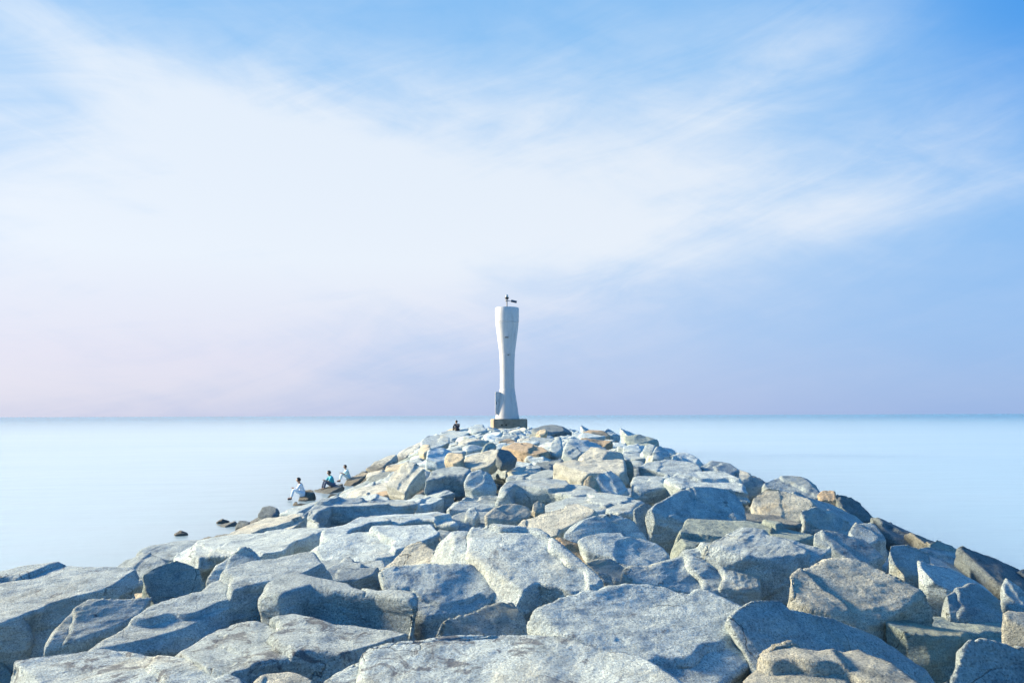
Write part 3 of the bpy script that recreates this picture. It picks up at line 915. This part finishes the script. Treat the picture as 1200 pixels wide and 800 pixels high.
def try_fill(x, y, L, Wd, lift, spacing):
    for (cx, cy, r) in disc:
        if (cx - x) ** 2 + (cy - y) ** 2 < (spacing * (r + 0.5 * math.sqrt(L * Wd))) ** 2:
            return False
    z = base_z(x, y)
    if z < -0.35:
        return False
    e = 0.5
    bx = (base_z(x + e, y) - base_z(x - e, y)) / (2 * e)
    by = (base_z(x, y + e) - base_z(x, y - e)) / (2 * e)
    yaw = FR.gauss(0, 0.5)
    sx = bx * 0.8 + FR.gauss(0, 0.13)
    sy = by + (FR.gauss(0.03, 0.07) if y < 14 else FR.uniform(0.08, 0.36))
    if x > 5.2 and y < 40:
        lift -= 0.22
        sx = bx
        sy = by + 0.05
    dist = math.hypot(x, y)
    for drop in (0.0, 0.15, 0.3, 0.45):
        pts = stone_rim(x, y, z + lift + max(0.0, sy - by) * Wd * 0.3 - drop, L, Wd, yaw, sx, sy)
        if not covers(pts, dist):
            break
    else:
        return False
    th = FR.uniform(0.22, 0.38) * L
    th = min(max(th, 0.25), 0.7)
    pk = FR.choice([0, 0, 0.05, 0.1]) * L
    o = rock_mesh('boulder', pts, th, max(dist, 4.5), pk=pk, rnd=FR.choice([0, 0, 0.01]), seed=500 + len(FILL))
    kind = FR.choices(['pale', 'white', 'grey', 'cream', 'dark', 'rust', 'olive', 'peach'], [30, 22, 12, 24, 3, 2, 2, 6])[0]
    if x > 5.5 and kind in ('white', 'cream', 'peach'):
        kind = FR.choice(['pale', 'grey', 'olive'])
    t = TINT[kind]
    j = FR.uniform(0.84, 1.1)
    o.color = (t[0] * j, t[1] * j, t[2] * j, 1)
    shape = 'slab' if th < 0.30 * L and pk == 0 else ('boulder' if L > 1.2 else 'stone')
    c = sum(pts, Vector()) / len(pts)
    FILL.append(dict(o=o, c=c, L=L, kind=kind, shape=shape, px=project(c), yaw=yaw, sx=sx))
    disc.append((x, y, 0.5 * math.sqrt(L * Wd)))
    return True


NMAX = 300 - len(traced)
# from near to far, so that the stones that show largest come first
zones = [(5.0, 12.0, 700, 0.7, 1.3), (12, 22, 1300, 0.8, 1.6), (22, 40, 2500, 0.9, 1.9), (40, 60, 2500, 1.0, 2.1), (60, 77, 1500, 1.0, 2.0)]
quota = [20, 40, 60, 46, 34]
for (y0, y1, tries, l0, l1), qn in zip(zones, quota):
    got = 0
    for k in range(tries):
        if got >= qn or len(FILL) >= NMAX:
            break
        y = FR.uniform(y0, y1)
        lim = min(9.0, y * 0.72 + 0.8)
        x = FR.uniform(-lim, lim)
        L = FR.uniform(l0, l1)
        if try_fill(x, y, L, L * FR.uniform(0.6, 0.9), (FR.uniform(-0.08, 0.10) if y < 55 else FR.uniform(-0.22, 0.0)) if y > 12 else FR.uniform(-0.35, -0.08), 0.74):
            got += 1

# beyond the three hundred that show largest: the remaining small packed stones, one object
REST = []
for k in range(14000):
    if len(REST) >= 600:
        break
    y = 9 + 67 * FR.random()
    x = FR.uniform(-8.5, 5.6)
    L = FR.uniform(0.45, 1.0)
    if base_z(x, y) < -0.2 or any((cx - x) ** 2 + (cy - y) ** 2 < (0.62 * (r_ + 0.5 * L)) ** 2 for (cx, cy, r_) in disc):
        continue
    e = 0.5
    bx_ = (base_z(x + e, y) - base_z(x - e, y)) / (2 * e)
    by_ = (base_z(x, y + e) - base_z(x, y - e)) / (2 * e)
    pts = stone_rim(x, y, base_z(x, y) + FR.uniform(-0.2, 0.0), L, L * FR.uniform(.6, .9), FR.gauss(0, .5), bx_ + FR.gauss(0, .15), by_ + FR.uniform(0.05, .4))
    if covers(pts, math.hypot(x, y)):
        continue
    disc.append((x, y, 0.45 * L))
    o = rock_mesh('stone', pts, 0.35 * L, math.hypot(x, y) * 1.15, seed=2000 + k)
    REST.append(o)
bm = bmesh.new()
for o in REST:
    me = o.data
    me.transform(Matrix.Translation(o.location))
    bm.from_mesh(me)
    bpy.data.objects.remove(o)
    bpy.data.meshes.remove(me)
rest = obj_from_bm('small_packed_stones', bm, M_ROCK, None, True)
rest.color = (1.02, 1.01, 1.0, 1)
tag(rest, 'smaller granite stones filling in between the large boulders', 'stones', kind='stuff')

# labels for the packed stones: told apart by the distinctive stones they lie beside
named = [(short, sum(pts, Vector()) / len(pts), project(sum(pts, Vector()) / len(pts))) for (poly, a, short, o, dist, pts) in traced if short]
LOOK = {'pale': 'pale grey', 'white': 'whitish', 'grey': 'mid grey', 'cream': 'cream tinted', 'dark': 'dark grey',
        'rust': 'rust coloured', 'olive': 'olive tinged', 'peach': 'peach tinted'}
seen = {}


def relation(f, nm):
    (u, v), (a, b) = f['px'], nm[2]
    du, dv = u - a, v - b
    if abs(du) > 1.3 * abs(dv):
        return 'left of' if du < 0 else 'right of'
    return 'behind' if dv < 0 else 'in front of'


for f in FILL:
    near = sorted(named, key=lambda nm: (nm[1] - f['c']).length)
    opts = []
    size = 'large' if f['L'] > 2.1 else ('small' if f['L'] < 1.0 else '')
    head = (size + ' ' if size else '') + LOOK[f['kind']] + ' ' + f['shape']
    opts.append('%s %s the %s' % (head, relation(f, near[0]), near[0][0]))
    opts.append('%s between the %s and the %s' % (head, near[0][0], near[1][0]))
    opts.append('%s %s the %s, near the %s' % (head, relation(f, near[0]), near[0][0], near[1][0]))
    opts.append('%s %s the %s, near the %s' % (head, relation(f, near[1]), near[1][0], near[2][0]))
    opts.append('%s %s the %s, facing the %s' % (head, relation(f, near[0]), near[0][0], near[3][0]))
    opts.append('%s past the %s towards the %s' % (head, near[0][0], near[4][0]))
    lab = None
    for s in opts:
        if s not in seen and len(s.split()) <= 16:
            lab = s
            break
    if lab is None:
        lab = opts[0]
    seen[lab] = seen.get(lab, 0) + 1
    tag(f['o'], lab, 'boulder', 'granite boulders piled into the breakwater')

# two stones just breaking the calm water on the left
for (u, v, s, lab) in ((212, 627, 0.16, 'tiny dark stone breaking the water, nearer of two off the left bank'),
                       (261, 613, 0.17, 'tiny dark stone breaking the water, farther of two off the left bank')):
    d = ray(u, v)
    p = CAM_P + d * (CAM_P.z / -d.z)
    rim = [p + Vector((s * math.cos(a) * 1.2, s * math.sin(a), 0.06)) for a in (0, 1.1, 2.0, 3.1, 4.2, 5.2)]
    o = rock_mesh('stone', rim, 0.5, p.length, pk=0.08, rnd=0.03, seed=int(u))
    o.color = (.42, .43, .45, 1)
    tag(o, lab, 'stone', 'stones standing in the water')

# rubble core under and between the armour stones
bm = bmesh.new()
xs = np.arange(-16, 16.01, 0.2)
ys = np.concatenate([np.arange(-8, 30, 0.2), np.arange(30, 90, 0.4)])
grid = []
for y in ys:
    row = []
    for x in xs:
        z = base_z(float(x), float(y)) - (0.48 if y < 14 else 0.32)
        if y < 5.0:
            z -= 0.35 * min(1.0, (5.0 - y) / 2)
        row.append(bm.verts.new((x, y, z)))
    grid.append(row)
for a, b in zip(grid, grid[1:]):
    for i in range(len(xs) - 1):
        bm.faces.new((a[i], a[i + 1], b[i + 1], b[i]))
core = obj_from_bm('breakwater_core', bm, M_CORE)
m = core.modifiers.new('f', 'DISPLACE')
t = bpy.data.textures.new('core_cells', 'VORONOI')
t.noise_scale = 0.8
t.weight_1 = 1.0
m.texture = t
m.texture_coords = 'GLOBAL'
m.strength = -0.5
m.mid_level = 0.5
m = core.modifiers.new('g', 'DISPLACE')
m.texture = TEX['lump']
m.texture_coords = 'GLOBAL'
m.strength = 0.2
nm = evaluated_mesh(core)
core.modifiers.clear()
core.data = nm
tag(core, kind='structure')
bpy.data.objects.remove(helper)

# ------------------------------------------------------------------ the beacon
TY = 70.0
S = TY / FPX


def at(u, v, Y):
    d = ray(u, v)
    return CAM_P + d * (Y / d.y)


plinth_top = at(596, 490.6, TY)
bx = at(594.6, 490.6, TY).x
zt = plinth_top.z
M_WHITE, nt, P = new_mat('white_painted_concrete')
B = NB(nt)
tco = B.n('ShaderNodeTexCoord')
mp = B.n('ShaderNodeMapping')
B.link(tco.outputs['Object'], mp.inputs['Vector'])
mp.inputs['Scale'].default_value = (3.0, 3.0, 0.35)
streak = B.noise(mp.outputs[0], 1.5, 6, 0.65)
cl = B.ramp(streak, [(0.25, (0.36, 0.35, 0.34)), (0.45, (0.49, 0.49, 0.495)), (0.7, (0.54, 0.54, 0.55))])
B.link(cl, P.inputs['Base Color'])
P.inputs['Roughness'].default_value = 0.7
M_CONC = plain('weathered_concrete', (0.29, 0.25, 0.195), 0.9, 0, 0.4, 1.6, 0.03)
M_STEEL = plain('grey_steel', (0.20, 0.21, 0.22), 0.5, 0.4, 0.2, 5)
M_BLACK = plain('dark_metal', (0.03, 0.03, 0.035), 0.5, 0.3, 0.3, 8)
M_CELL = plain('solar_cells', (0.012, 0.015, 0.03), 0.25, 0.1, 0.3, 12)
M_LENS = plain('beacon_lens', (0.35, 0.40, 0.42), 0.2, 0, 0.1, 5)
M_HOLE = plain('dark_opening', (0.02, 0.02, 0.02), 0.9)
M_VENT = plain('grey_vent', (0.16, 0.17, 0.18), 0.8)
M_DOOR = plain('grey_painted_door', (0.55, 0.55, 0.56), 0.6, 0.0, 0.2, 3)

beacon = empty('beacon_tower', (bx, TY, zt))
tag(beacon, 'white waisted concrete beacon tower with flared top on a dark square plinth', 'beacon')
px_prof = [(490.6, 14.1), (484, 12.9), (476, 11.8), (466, 10.2), (459, 9.2), (456.2, 8.8), (456.0, 8.6), (445, 8.4), (431, 8.45),
           (422, 8.7), (415.8, 9.1), (415.6, 8.95), (408, 9.8), (398, 11.2), (388, 12.5), (379, 13.5), (378.4, 13.7), (378.1, 13.2), (377.5, 13.2),
           (377.2, 13.75), (370, 13.95), (361.0, 14.0), (360.4, 13.7)]
prof = [(r * S, (490.6 - y) * S) for y, r in px_prof]
# parapet rim and sunken roof
prof += [(12.6 * S, prof[-1][1]), (12.5 * S, prof[-1][1] - 0.25), (0.4, prof[-1][1] - 0.25)]
bm = bmesh.new()
lathe_bm(bm, prof, 72)
shaft = obj_from_bm('shaft', bm, M_WHITE, beacon, True)
for poly in shaft.data.polygons:
    poly.use_smooth = True
es = shaft.modifiers.new('es', 'EDGE_SPLIT')
es.split_angle = rad(35)
top_z = (490.6 - 360.4) * S
bm = bmesh.new()
PW = 2.92
box_bm(bm, (0.1, 0.25, -0.75), (PW, PW, 1.5 - 0.003), Matrix.Rotation(rad(7), 3, 'Z'), 0.05)
pl = obj_from_bm('plinth', bm, M_CONC, beacon)
for k, (hx) in enumerate((-0.75, -0.38)):
    bm = bmesh.new()
    c = Matrix.Rotation(rad(7), 3, 'Z') @ Vector((hx, -PW / 2 - 0.002, -0.52 + 0.75))
    tube_bm(bm, c + Vector((0.1, 0.25, -0.75)) + Vector((0, 0.02, 0)), c + Vector((0.1, 0.25, -0.75)) - Vector((0, 0.01, 0)), 0.075)
    obj_from_bm('drain_hole', bm, M_HOLE, pl)


def radius_at(z):
    for (r0, z0), (r1, z1) in zip(prof, prof[1:]):
        if z0 <= z <= z1 and z1 > z0:
            return r0 + (r1 - r0) * (z - z0) / (z1 - z0)
    return prof[0][0]


# slot vents with small hoods on the near side
for (u, v, w) in ((594.0, 396.3, 0.30), (596.0, 416.6, 0.16)):
    z = (490.6 - v) * S
    x = (u - 594.6) * S
    r = radius_at(z)
    y = -math.sqrt(r * r - x * x)
    bm = bmesh.new()
    box_bm(bm, (x, y, z), (w, 0.10, 0.09), None, 0.01)
    vt = obj_from_bm('vent', bm, M_VENT, beacon)
    bm = bmesh.new()
    box_bm(bm, (x, y - 0.05, z + 0.075), (w + 0.1, 0.16, 0.04), None, 0.01)
    obj_from_bm('hood', bm, M_WHITE, vt)
# door leaf standing open on the left of the foot
dz0, dz1 = (490.6 - 485.5) * S, (490.6 - 459.3) * S
dm = (dz0 + dz1) / 2
hinge = Vector(((586.5 - 594.6) * S, -0.35, 0))
bm = bmesh.new()
leaf_w = 0.50
box_bm(bm, (-leaf_w / 2, 0, dm), (leaf_w, 0.06, dz1 - dz0), None, 0.012)
box_bm(bm, (-leaf_w / 2, -0.036, dm + 0.5), (leaf_w - 0.16, 0.02, 0.8), None, 0.008)
box_bm(bm, (-leaf_w / 2, -0.036, dm - 0.5), (leaf_w - 0.16, 0.02, 0.8), None, 0.008)
bmesh.ops.rotate(bm, matrix=Matrix.Rotation(rad(28), 3, 'Z'), verts=bm.verts)
bmesh.ops.translate(bm, vec=hinge, verts=bm.verts)
door = obj_from_bm('door', bm, M_DOOR, beacon)
bm = bmesh.new()
hp = Matrix.Rotation(rad(28), 3, 'Z') @ Vector((-leaf_w + 0.08, -0.06, 0)) + hinge
tube_bm(bm, (hp.x, hp.y, dm - 0.12), (hp.x, hp.y, dm + 0.12), 0.02)
obj_from_bm('handle', bm, M_BLACK, door)
# mast, lantern and solar panel arm on the roof
mx = (594.4 - 594.6) * S
bm = bmesh.new()
tube_bm(bm, (mx, 0, top_z - 0.25), (mx, 0, top_z + 0.78), 0.055)
tube_bm(bm, (mx, 0, top_z + 0.62), (mx, 0, top_z + 0.68), 0.18)
mast = obj_from_bm('mast', bm, M_STEEL, beacon)
bm = bmesh.new()
lathe_bm(bm, [(0.11, 0), (0.15, 0.03), (0.15, 0.10), (0.20, 0.12), (0.20, 0.16), (0.12, 0.18)], 24)
bmesh.ops.translate(bm, vec=(mx, 0, top_z + 0.78), verts=bm.verts)
lant = obj_from_bm('lantern', bm, M_BLACK, beacon)
bm = bmesh.new()
lathe_bm(bm, [(0.115, 0.0), (0.125, 0.10), (0.10, 0.2), (0.03, 0.26)], 24)
bmesh.ops.translate(bm, vec=(mx, 0, top_z + 0.962), verts=bm.verts)
obj_from_bm('lens', bm, M_LENS, lant, True)
bm = bmesh.new()
tube_bm(bm, (mx, 0, top_z + 0.66), (mx + 0.42, -0.05, top_z + 0.60), 0.03)
obj_from_bm('arm', bm, M_STEEL, beacon)
bm = bmesh.new()
rot = Matrix.Rotation(rad(13), 3, 'Y') @ Matrix.Rotation(rad(30), 3, 'X')
box_bm(bm, (mx + 0.62, -0.08, top_z + 0.575), (0.52, 0.42, 0.06), rot, 0.01)
pan = obj_from_bm('solar_panel', bm, M_BLACK, beacon)
bm = bmesh.new()
box_bm(bm, Vector((mx + 0.62, -0.08, top_z + 0.575)) + rot @ Vector((0, 0, 0.033)), (0.47, 0.37, 0.012), rot)
obj_from_bm('cell_face', bm, M_CELL, pan)

# ------------------------------------------------------------------ people
M_SKIN = plain('skin', (0.33, 0.19, 0.125), 0.55, 0, 0.08, 6)
M_HAIR = plain('black_hair', (0.015, 0.012, 0.010), 0.5, 0, 0.3, 40)


def skin_object(name, verts, edges, mat, parent=None, levels=2):
    """verts: (x,y,z,radius)"""
    me = bpy.data.meshes.new(name)
    me.from_pydata([v[:3] for v in verts], edges, [])
    o = bpy.data.objects.new(name, me)
    COL.objects.link(o)
    sk = o.modifiers.new('skin', 'SKIN')
    sk.use_smooth_shade = True
    for i, v in enumerate(verts):
        me.skin_vertices[0].data[i].radius = (v[3], v[3])
        me.skin_vertices[0].data[i].use_root = (i == 0)
    ss = o.modifiers.new('sub', 'SUBSURF')
    ss.levels = ss.render_levels = levels
    nm = evaluated_mesh(o)
    o.modifiers.clear()
    o.data = nm
    bpy.data.meshes.remove(me)
    nm.materials.clear()
    nm.materials.append(mat)
    nm.polygons.foreach_set('use_smooth', [True] * len(nm.polygons))
    if parent is not None:
        o.parent = parent
    return o


POSES = {
    # joints in metres, figure faces -Y; z = 0 is the support under feet (standing) or seat (sitting)
    'stand': dict(pelvis=(0, 0, .93), chest=(0, .0, 1.30), neck=(0, .01, 1.47), head=(0, -.02, 1.60),
                  sh=(.19, 0, 1.40), el=(.27, .03, 1.12), wr=(.22, -.16, .93), hip=(.09, 0, .90), kn=(.11, -.03, .48), an=(.12, .03, .08), toe=(.14, -.15, .04)),
    'sit': dict(pelvis=(0, 0, .11), chest=(0, -.10, .47), neck=(0, -.17, .62), head=(0, -.25, .74),
                sh=(.19, -.13, .55), el=(.27, -.30, .32), wr=(.14, -.46, .38), hip=(.10, -.02, .10), kn=(.17, -.45, .33), an=(.15, -.56, -.10), toe=(.16, -.74, -.14)),
    'crouch': dict(pelvis=(0, .1, .28), chest=(0, -.08, .62), neck=(0, -.16, .76), head=(0, -.24, .88),
                   sh=(.19, -.11, .70), el=(.26, -.33, .52), wr=(.15, -.52, .55), hip=(.10, .08, .27), kn=(.19, -.30, .50), an=(.15, -.05, .08), toe=(.18, -.24, .04)),
}


def person(label, loc, yaw, pose, shirt, trouser, group, hat=False):
    J = {k: Vector(v) for k, v in POSES[pose].items()}
    mir = lambda v: Vector((-v.x, v.y, v.z))
    V, E = [], []

    def add(p, r, par=None):
        V.append((p[0], p[1], p[2], r))
        if par is not None:
            E.append((par, len(V) - 1))
        return len(V) - 1
    pel = add(J['pelvis'], .125)
    belly = add(J['pelvis'].lerp(J['chest'], .5), .115, pel)
    ch = add(J['chest'], .135, belly)
    nk = add(J['neck'], .055, ch)
    hd0 = add(J['head'] + Vector((0, .01, -.03)), .072, nk)
    hd1 = add(J['head'] + Vector((0, .005, .05)), .095, hd0)
    add(J['head'] + Vector((0, .01, .13)), .06, hd1)
    add(J['head'] + Vector((0, -.105, .01)), .016, hd1)          # nose
    for s in (1, -1):
        f = (lambda v: v) if s == 1 else mir
        add(f(J['head'] + Vector((.092, .02, .03))), .018, hd1)  # ear
        sh = add(f(J['sh']), .062, ch)
        el_ = add(f(J['el']), .045, sh)
        wr = add(f(J['wr']), .029, el_)
        fore = (f(J['wr']) - f(J['el'])).normalized()
        palm = add(f(J['wr']) + fore * .06, .034, wr)
        for k in range(4):
            o_ = Vector(((k - 1.5) * .021, 0, 0))
            b1 = add(f(J['wr']) + fore * .11 + o_, .0095, palm)
            b2 = add(f(J['wr']) + fore * (.145 + .008 * (1.5 - abs(k - 1.5))) + o_ + Vector((0, 0, -.012)), .0085, b1)
            add(f(J['wr']) + fore * (.165 + .01 * (1.5 - abs(k - 1.5))) + o_ + Vector((0, 0, -.032)), .0075, b2)
        t1 = add(f(J['wr']) + fore * .045 + Vector((-s * .04, 0, 0)), .011, palm)
        add(f(J['wr']) + fore * .085 + Vector((-s * .055, 0, -.012)), .009, t1)
        hp_ = add(f(J['hip']), .098, pel)
        kn = add(f(J['kn']), .062, hp_)
        an = add(f(J['an']), .04, kn)
        add(f(J['toe']), .035, an)
    body = skin_object('person', V, E, M_SKIN)
    body.location = loc
    body.rotation_euler = (0, 0, yaw)
    tag(body, label, 'person', group)
    # shirt
    V, E = [], []
    a = add(J['pelvis'] + Vector((0, 0, .02)), .148)
    b = add(J['pelvis'].lerp(J['chest'], .5), .140, a)
    c = add(J['chest'], .158, b)
    add(J['chest'].lerp(J['neck'], .75), .075, c)
    for s in (1, -1):
        f = (lambda v: v) if s == 1 else mir
        sh = add(f(J['sh']), .082, c)
        e1 = add(f(J['el']), .060, sh)
        if hat:
            add(f(J['el'].lerp(J['wr'], .9)), .045, e1)
    ms = plain('shirt_cloth', shirt, 0.85, 0, 0.12, 14)
    skin_object('shirt', V, E, ms, body)
    V, E = [], []
    a = add(J['pelvis'] + Vector((0, 0, -.01)), .137)
    for s in (1, -1):
        f = (lambda v: v) if s == 1 else mir
        h_ = add(f(J['hip']), .113, a)
        k_ = add(f(J['kn']), .079, h_)
        add(f(J['kn'].lerp(J['an'], .9)), .056, k_)
    mt = plain('trouser_cloth', trouser, 0.85, 0, 0.15, 14)
    skin_object('trousers', V, E, mt, body)
    bm = bmesh.new()
    bmesh.ops.create_icosphere(bm, subdivisions=3, radius=1.0)
    for v in list(bm.verts):
        if v.co.z < -0.55 or (v.co.y < -0.35 and v.co.z < 0.35):
            bm.verts.remove(v)
    hc = J['head'] + Vector((0, .018, .048))
    for v in bm.verts:
        wob = 1 + 0.04 * math.sin(9 * v.co.x + 5 * v.co.z)
        v.co = Vector((v.co.x * .108 * wob, v.co.y * .122 * wob, v.co.z * .125 * wob)) + hc
    obj_from_bm('hair', bm, M_HAIR, body, True)
    for s in (1, -1):
        f = (lambda v: v) if s == 1 else mir
        V, E = [], []
        q = add(f(J['an']) + Vector((0, .04, -.03)), .048)
        q2 = add(f(J['toe']), .046, q)
        skin_object('shoe', V, E, M_BLACK, body)
    return body


GRP = 'people on the breakwater'
# on the head of the breakwater, back to us
deps = bpy.context.evaluated_depsgraph_get()


def ground_at(x, y):
    dg = bpy.context.evaluated_depsgraph_get()
    dg.update()
    ok, loc, *_ = scene.ray_cast(dg, Vector((x, y, 30)), Vector((0, 0, -1)))
    return loc.z if ok else base_z(x, y)


def seat_by_pixel(u, v_foot, Y):
    p = at(u, v_foot, Y)
    return Vector((p.x, Y, ground_at(p.x, Y)))


PEOPLE = [
    ('person in dark clothes sitting hunched on the skyline rocks left of the beacon', 536, 501.5, 12, rad(205), (0.03, 0.03, 0.045), (0.025, 0.025, 0.03), True, 'seat slab'),
    ('person in a bright cyan shirt and dark trousers sitting at the left water edge', 384.5, 572, 18, rad(-60), (0.06, 0.42, 0.52), (0.10, 0.13, 0.20), False, 'cream strip'),
    ('person in pale grey blue clothes sitting lowest on the left bank', 355, 580, 20, rad(-75), (0.62, 0.68, 0.76), (0.52, 0.60, 0.70), True, 'reddish brown stone'),
    ('dark haired person in pale teal sitting above the cyan shirted one', 406, 559, 14, rad(-70), (0.55, 0.76, 0.78), (0.50, 0.60, 0.62), False, 'peach lit slab'),
]
for (lab, u, vf, hpx, yaw, sh, tr, lng, seat) in PEOPLE:
    so_, pp = [(t[3], t[5]) for t in traced if t[2] == seat][0]
    if seat in ('cream strip', 'reddish brown stone'):
        so_.location.z += 0.17
    yc = sum(p.y for p in pp) / len(pp)
    best = None
    for dy_ in np.linspace(-1.2, 1.2, 25):
        for dx_ in np.linspace(-0.5, 0.9, 15):
            q = at(u, vf, yc + dy_)
            hit, loc, nn, _ = so_.ray_cast(Vector((q.x + dx_, yc + dy_, 20)) - so_.location, Vector((0, 0, -1)))
            if hit and nn.z > 0.5 and (loc + so_.location).z > 0.19:
                loc = loc + so_.location
                e_ = abs(project(loc)[1] - vf) + abs(project(loc)[0] - u) * 0.6
                if best is None or e_ < best[0]:
                    best = (e_, loc.copy())
    if best is None:
        best = (0, sum(pp, Vector()) / len(pp))
    p = best[1]
    sc = min(max(hpx * p.y / FPX / 0.86, 0.74), 1.1)
    pb = person(lab, (p.x, p.y, p.z - 0.03), yaw, 'sit', sh, tr, GRP, lng)
    pb.scale = (sc, sc, sc)
    print('PERSON', lab[:30], [round(c, 2) for c in p], best[0], sc)

# broken chips lodged in the gaps, too many and too small to count
bm = bmesh.new()
CR = random.Random(5)
for k in range(900):
    y = 4.5 + 20 * CR.random() ** 1.6
    x = CR.uniform(-min(8, y * .7 + .5), min(8, y * .7 + .5))
    z = base_z(x, y) - CR.uniform(0.2, 0.42)
    rr = CR.uniform(0.03, 0.11)
    res = bmesh.ops.create_icosphere(bm, subdivisions=1, radius=rr)
    q = Euler((CR.uniform(0, 6), CR.uniform(0, 6), CR.uniform(0, 6))).to_matrix()
    sc3 = Vector((CR.uniform(.7, 1.5), CR.uniform(.6, 1.1), CR.uniform(.4, .8)))
    for v in res['verts']:
        c = Vector((v.co.x * sc3.x, v.co.y * sc3.y, v.co.z * sc3.z)) * CR.uniform(.85, 1.15)
        v.co = q @ c + Vector((x, y, z))
chips = obj_from_bm('rubble_chips', bm, M_ROCK)
chips.color = (.8, .78, .74, 1)
tag(chips, 'small broken stone chips lodged in the gaps between boulders', 'rubble', kind='stuff')

# ------------------------------------------------------------------ render settings
scene.render.engine = 'CYCLES'
scene.view_settings.view_transform = 'Standard'
scene.view_settings.look = 'None'
scene.view_settings.exposure = EXPOSURE
scene.view_settings.gamma = 1.0
scene.render.resolution_x = 1024
scene.render.resolution_y = 682
print('TRACED', len(traced), 'FILL', len(FILL), 'DUPLABELS', sum(1 for v in seen.values() if v > 1))
print('VERTS', sum(len(o.data.vertices) for o in bpy.data.objects if o.type == 'MESH'))
